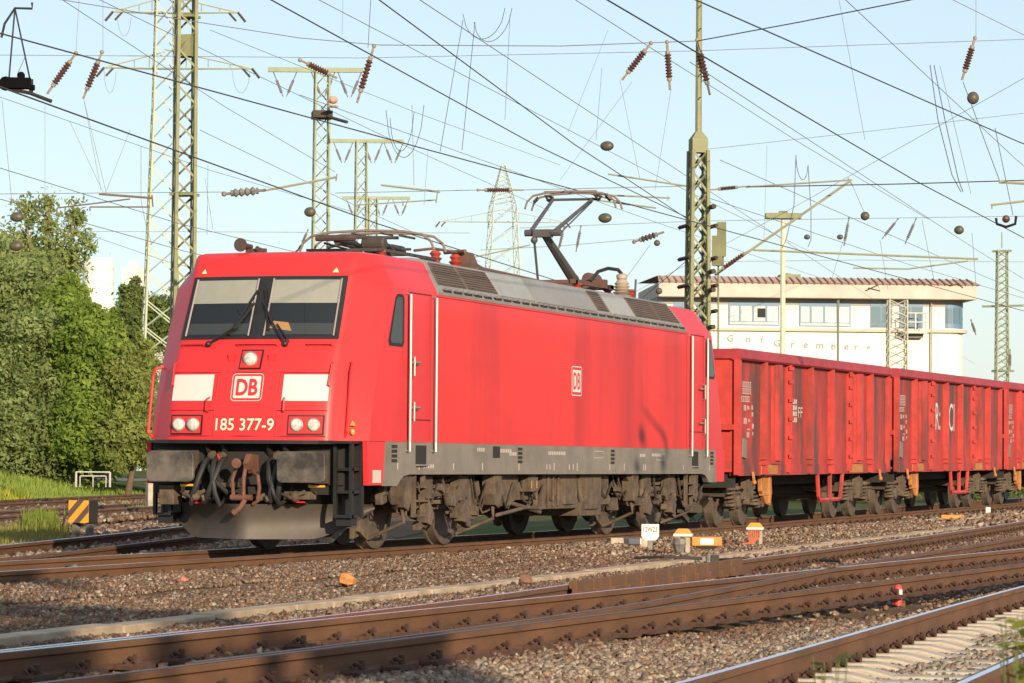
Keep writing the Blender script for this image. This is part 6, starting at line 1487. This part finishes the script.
# ================================================================== TREES
BARK = mat('tree_bark', (0.11, 0.075, 0.05), 0.9, var=.4, scale=8)
def foliage(parent, blobs, leaf, m, seed, name='crown', spread=.13):
    rg = np.random.default_rng(seed); Vs = []
    for (c, r, n_, hollow) in blobs:
        # clumps: leaves gather round twig points spread through the volume
        n_ = int(n_*2.8); nt_ = max(8, n_//95); d = rg.normal(size=(nt_, 3)); d /= np.linalg.norm(d, axis=1, keepdims=True); rad = (hollow+(1-hollow)*rg.random(nt_))**.6
        tw = np.array(c)+d*rad[:, None]*np.array(r)*(1+.14*rg.normal(size=(nt_, 1)))
        idx = rg.integers(0, nt_, n_); sp = np.mean(r)*spread*rg.uniform(.6, 1.5, nt_)[idx][:, None]
        P = tw[idx]+rg.normal(size=(n_, 3))*sp*np.array([1, 1, .8])
        nr = rg.normal(size=(n_, 3))+np.array([-.45, -.4, .4]); nr /= np.linalg.norm(nr, axis=1, keepdims=True)
        t_ = np.cross(nr, rg.normal(size=(n_, 3))); t_ /= np.linalg.norm(t_, axis=1, keepdims=True); b_ = np.cross(nr, t_)
        L_ = (leaf*.5*rg.choice([.55, .8, 1.0, 1.25, 1.7], n_)*rg.uniform(.8, 1.2, n_))[:, None]
        Vs.append(np.stack([P-t_*L_, P+b_*L_*.45, P+t_*L_, P-b_*L_*.45], 1))
    V = np.concatenate(Vs); n_ = len(V); off = np.zeros(3); p = parent
    while p is not None: off += np.array(p.location); p = p.parent
    me = bpy.data.meshes.new(name); me.vertices.add(n_*4); me.vertices.foreach_set('co', (V-off).reshape(-1)); me.loops.add(n_*4); me.loops.foreach_set('vertex_index', np.arange(n_*4, dtype=np.int32)); me.polygons.add(n_); me.polygons.foreach_set('loop_start', np.arange(0, n_*4, 4, dtype=np.int32)); me.update(calc_edges=True)
    me.materials.append(m); o = bpy.data.objects.new(name, me); COL.objects.link(o); o.parent = parent; return o
def tree(name, label, cat, px, D, blobs, leaf, m, seed, trunk=.16, lean=0, group='trees and shrubs on the left', bark=None, nlimb=7, spread=.13):
    """blobs: (px, py, rx_px, ry_px, depth shift, leaves, hollow)"""
    x, y = mast_xy(px, 470, D); z0 = gz(x, y)-.1; t = thing(name, label, cat, (x, y, z0), group)
    s = D/FPX; B_ = []
    for (bx, by, rx, ry, dd, n_, ho) in blobs: c = at_depth(bx, by, D+dd); B_.append((c, (rx*s, rx*s*.9, ry*s), n_, ho))
    a = MB(); rb = random.Random(seed); top = max(B_, key=lambda q: q[0][2]); tp = Vector(top[0]); b0 = Vector((x, y, z0))
    mid = b0.lerp(tp, .5)+Vector((rb.uniform(-.3, .3), rb.uniform(-.3, .3), 0)); a.tube([b0, b0.lerp(mid, .5), mid, mid.lerp(tp, .6), tp], [trunk, trunk*.85, trunk*.6, trunk*.4, trunk*.18], 7)
    for k in range(nlimb):
        f = rb.uniform(.15, .75); st = b0.lerp(mid, f*2) if f < .5 else mid.lerp(tp, f*2-1); q = B_[rb.randrange(len(B_))]; e = Vector(q[0])+Vector((rb.uniform(-.7, .7)*q[1][0], rb.uniform(-.7, .7)*q[1][1], rb.uniform(-.2, .8)*q[1][2]))
        a.tube([st, st.lerp(e, .5)+Vector((0, 0, .2)), e], [trunk*.4, trunk*.25, trunk*.07], 5)
    a.build('trunk', bark or BARK, t, smooth=60); foliage(t, B_, leaf, m, seed, spread=spread); return t
LGREY = leaf_mat('willow_leaf', (.10, .14, .04), (.36, .43, .17), .45); LGREEN = leaf_mat('bright_leaf', (.085, .14, .022), (.31, .42, .09), .48); LDARK = leaf_mat('dark_leaf', (.08, .115, .035), (.21, .27, .09), .42); LOLIVE = leaf_mat('olive_leaf', (.10, .135, .03), (.32, .37, .11), .44); LTOP = leaf_mat('young_leaf', (.14, .19, .05), (.36, .42, .16), .45); BLOSS = leaf_mat('blossom', (.50, .50, .38), (.68, .66, .52), .3)
tree('willow_tree', 'large grey-green willow bush filling the left edge', 'tree', 20, 108, [(10, 330, 62, 70, 0, 15000, .45), (-10, 410, 60, 66, -2, 11000, .45), (45, 385, 50, 62, -3, 11000, .45), (30, 440, 58, 38, -4, 9000, .4), (45, 300, 30, 42, 2, 5000, .4), (-5, 275, 32, 36, 3, 5000, .4)], .15, LGREY, 1, .3)
tree('poplar_tree', 'tall thin-leaved tree with bare reddish limbs sticking up over the willow', 'tree', 60, 114, [(28, 212, 9, 18, 0, 150, .1), (46, 212, 7, 24, 0, 150, .1), (76, 222, 9, 24, 1, 180, .1), (84, 243, 11, 12, 0, 130, .1), (58, 238, 14, 18, 0, 170, .1), (20, 245, 20, 22, 1, 420, .2), (45, 262, 22, 18, 0, 500, .2), (66, 272, 22, 20, 0, 500, .2), (8, 255, 14, 22, 0, 350, .2)], .15, LTOP, 2, .22, bark=mat('reddish_bark', (.24, .13, .08), .9), nlimb=14, spread=.42)
tree('leafy_tree', 'bright green tree in the middle of the thicket, right of the willow', 'tree', 95, 104, [(60, 330, 34, 46, 3, 6500, .4), (85, 350, 30, 46, 0, 6500, .4), (100, 385, 30, 50, 0, 7000, .45), (88, 430, 36, 40, -1, 7500, .45), (112, 345, 14, 30, 1, 2600, .4), (66, 296, 24, 22, 4, 2600, .3)], .14, LGREEN, 3, .2)
tree('shrub', 'olive shrub at the right end of the thicket next to the cab', 'shrub', 126, 103, [(126, 400, 24, 46, 0, 6500, .45), (138, 425, 18, 36, -1, 4200, .45), (118, 440, 24, 28, -1, 4000, .4), (140, 370, 14, 34, 1, 2600, .4), (146, 430, 12, 40, 1, 2600, .4)], .13, LOLIVE, 4, .12)
tree('dark_tree', 'dark green tree behind the pylon foot', 'tree', 140, 190, [(133, 298, 12, 26, 0, 1500, .3), (150, 330, 22, 34, 2, 4000, .4), (172, 335, 22, 44, 4, 4000, .4), (124, 335, 18, 34, 0, 3200, .4), (160, 400, 40, 70, 3, 7000, .4)], .24, LDARK, 5, .3, group='trees behind the pylon')
tree('blossom_shrub', 'shrub with white blossom beside the pylon foot', 'shrub', 158, 120, [(158, 400, 10, 60, 0, 600, .3), (150, 440, 12, 30, 0, 380, .3)], .10, BLOSS, 6, .08, group='blossoming shrubs')
tree('undergrowth', 'low green undergrowth at the foot of the thicket', 'shrub', 20, 107, [(20, 464, 60, 11, 0, 3000, .3), (80, 464, 50, 12, 1, 3000, .3), (-30, 460, 30, 14, 0, 1800, .3)], .12, LGREEN, 8, .06)
# scrub beyond the train, seen under the wagons and between masts
def far_scrub(rg, n_): return None
hb = thing('hedge', 'dark green hedge beyond the tracks, glimpsed under the wagons', 'hedge', (60, 22, -.4)); Bs = []
rg_ = random.Random(4)
for k in range(26):
    q = at_depth(690+k*15, 452, 135+rg_.uniform(-6, 6)); Bs.append(((q[0], q[1], .7), (1.2, 1.2, 1.1), 520, .4))
foliage(hb, Bs, .14, LDARK, 12, 'foliage')
# tree behind the photographer: its shadow falls on the rails at the lower left
x, y = -35.6, -21.7; tt = thing('tree', 'sparse tree beside the photographer whose shadow falls on the foreground rails', 'tree', (x, y, -.4)); a = MB()
a.tube([(x, y, -.4), (x+.1, y, 4), (x, y+.1, 8), (x+.1, y, 11)], [.16, .13, .09, .03], 7)
for k in range(9):
    an = k*2.4; z = 4.0+k*.55; a.tube([(x, y, z), (x+math.cos(an)*1.1, y+math.sin(an)*1.1, z+.8), (x+math.cos(an)*1.7, y+math.sin(an)*1.7, z+1.8)], [.06, .04, .015], 5)
a.build('trunk', BARK, tt); foliage(tt, [((x+math.cos(k*2.4)*1.5, y+math.sin(k*2.4)*1.5, 5.3+k*.42), (.85, .85, .5), 420, .2) for k in range(13)], .20, LGREEN, 21)
# small plant in front, at the lower right
def sprig(label, px, py0, py1, D, n_, seed, spread, m):
    rb = random.Random(seed); b0 = Vector(at_depth(px, py0, D)); gz_ = -.30; base_ = Vector((b0.x, b0.y, gz_)); t = thing('leafy_weed', label, 'plant', base_, 'weeds by the camera')
    a = MB(); lf = MB(); s = D/FPX
    for k in range(n_):
        e = Vector(at_depth(px+rb.uniform(-spread, spread), py1+rb.uniform(0, (py0-py1)*.7), D+rb.uniform(-.2, .2))); mdl = base_.lerp(e, .6)+Vector((0, 0, .03)); a.tube([base_, mdl, e], [.004, .003, .0015], 5)
        for j in range(3):
            c = mdl.lerp(e, .45+.27*j); an = rb.uniform(0, 6.28); d = Vector((math.cos(an), math.sin(an), rb.uniform(-.4, .5))).normalized(); u_ = d.cross(Vector((rb.uniform(-.4, .4), rb.uniform(-.4, .4), 1))).normalized(); L_ = rb.uniform(.04, .065)
            P = [c, c+d*L_*.35+u_*L_*.32, c+d*L_*.8+u_*L_*.26, c+d*L_*1.3, c+d*L_*.8-u_*L_*.26, c+d*L_*.35-u_*L_*.32]; lf.add(P, [(0, 1, 2, 3), (0, 3, 4, 5)])
    a.build('stem', mat('weed_stem', (.10, .12, .03), .7) if 'weed_stem' not in bpy.data.materials else bpy.data.materials['weed_stem'], t); lf.build('leaf', m, t)
sprig('dark leaved weed poking up at the bottom edge right of centre', 832, 700, 655, 10.5, 9, 3, 20, LDARK)
sprig('yellow-green weed at the right edge of the foreground', 1018, 690, 610, 10.5, 26, 4, 24, leaf_mat('weed_leaf', (.14, .18, .03), (.32, .34, .07), .45))
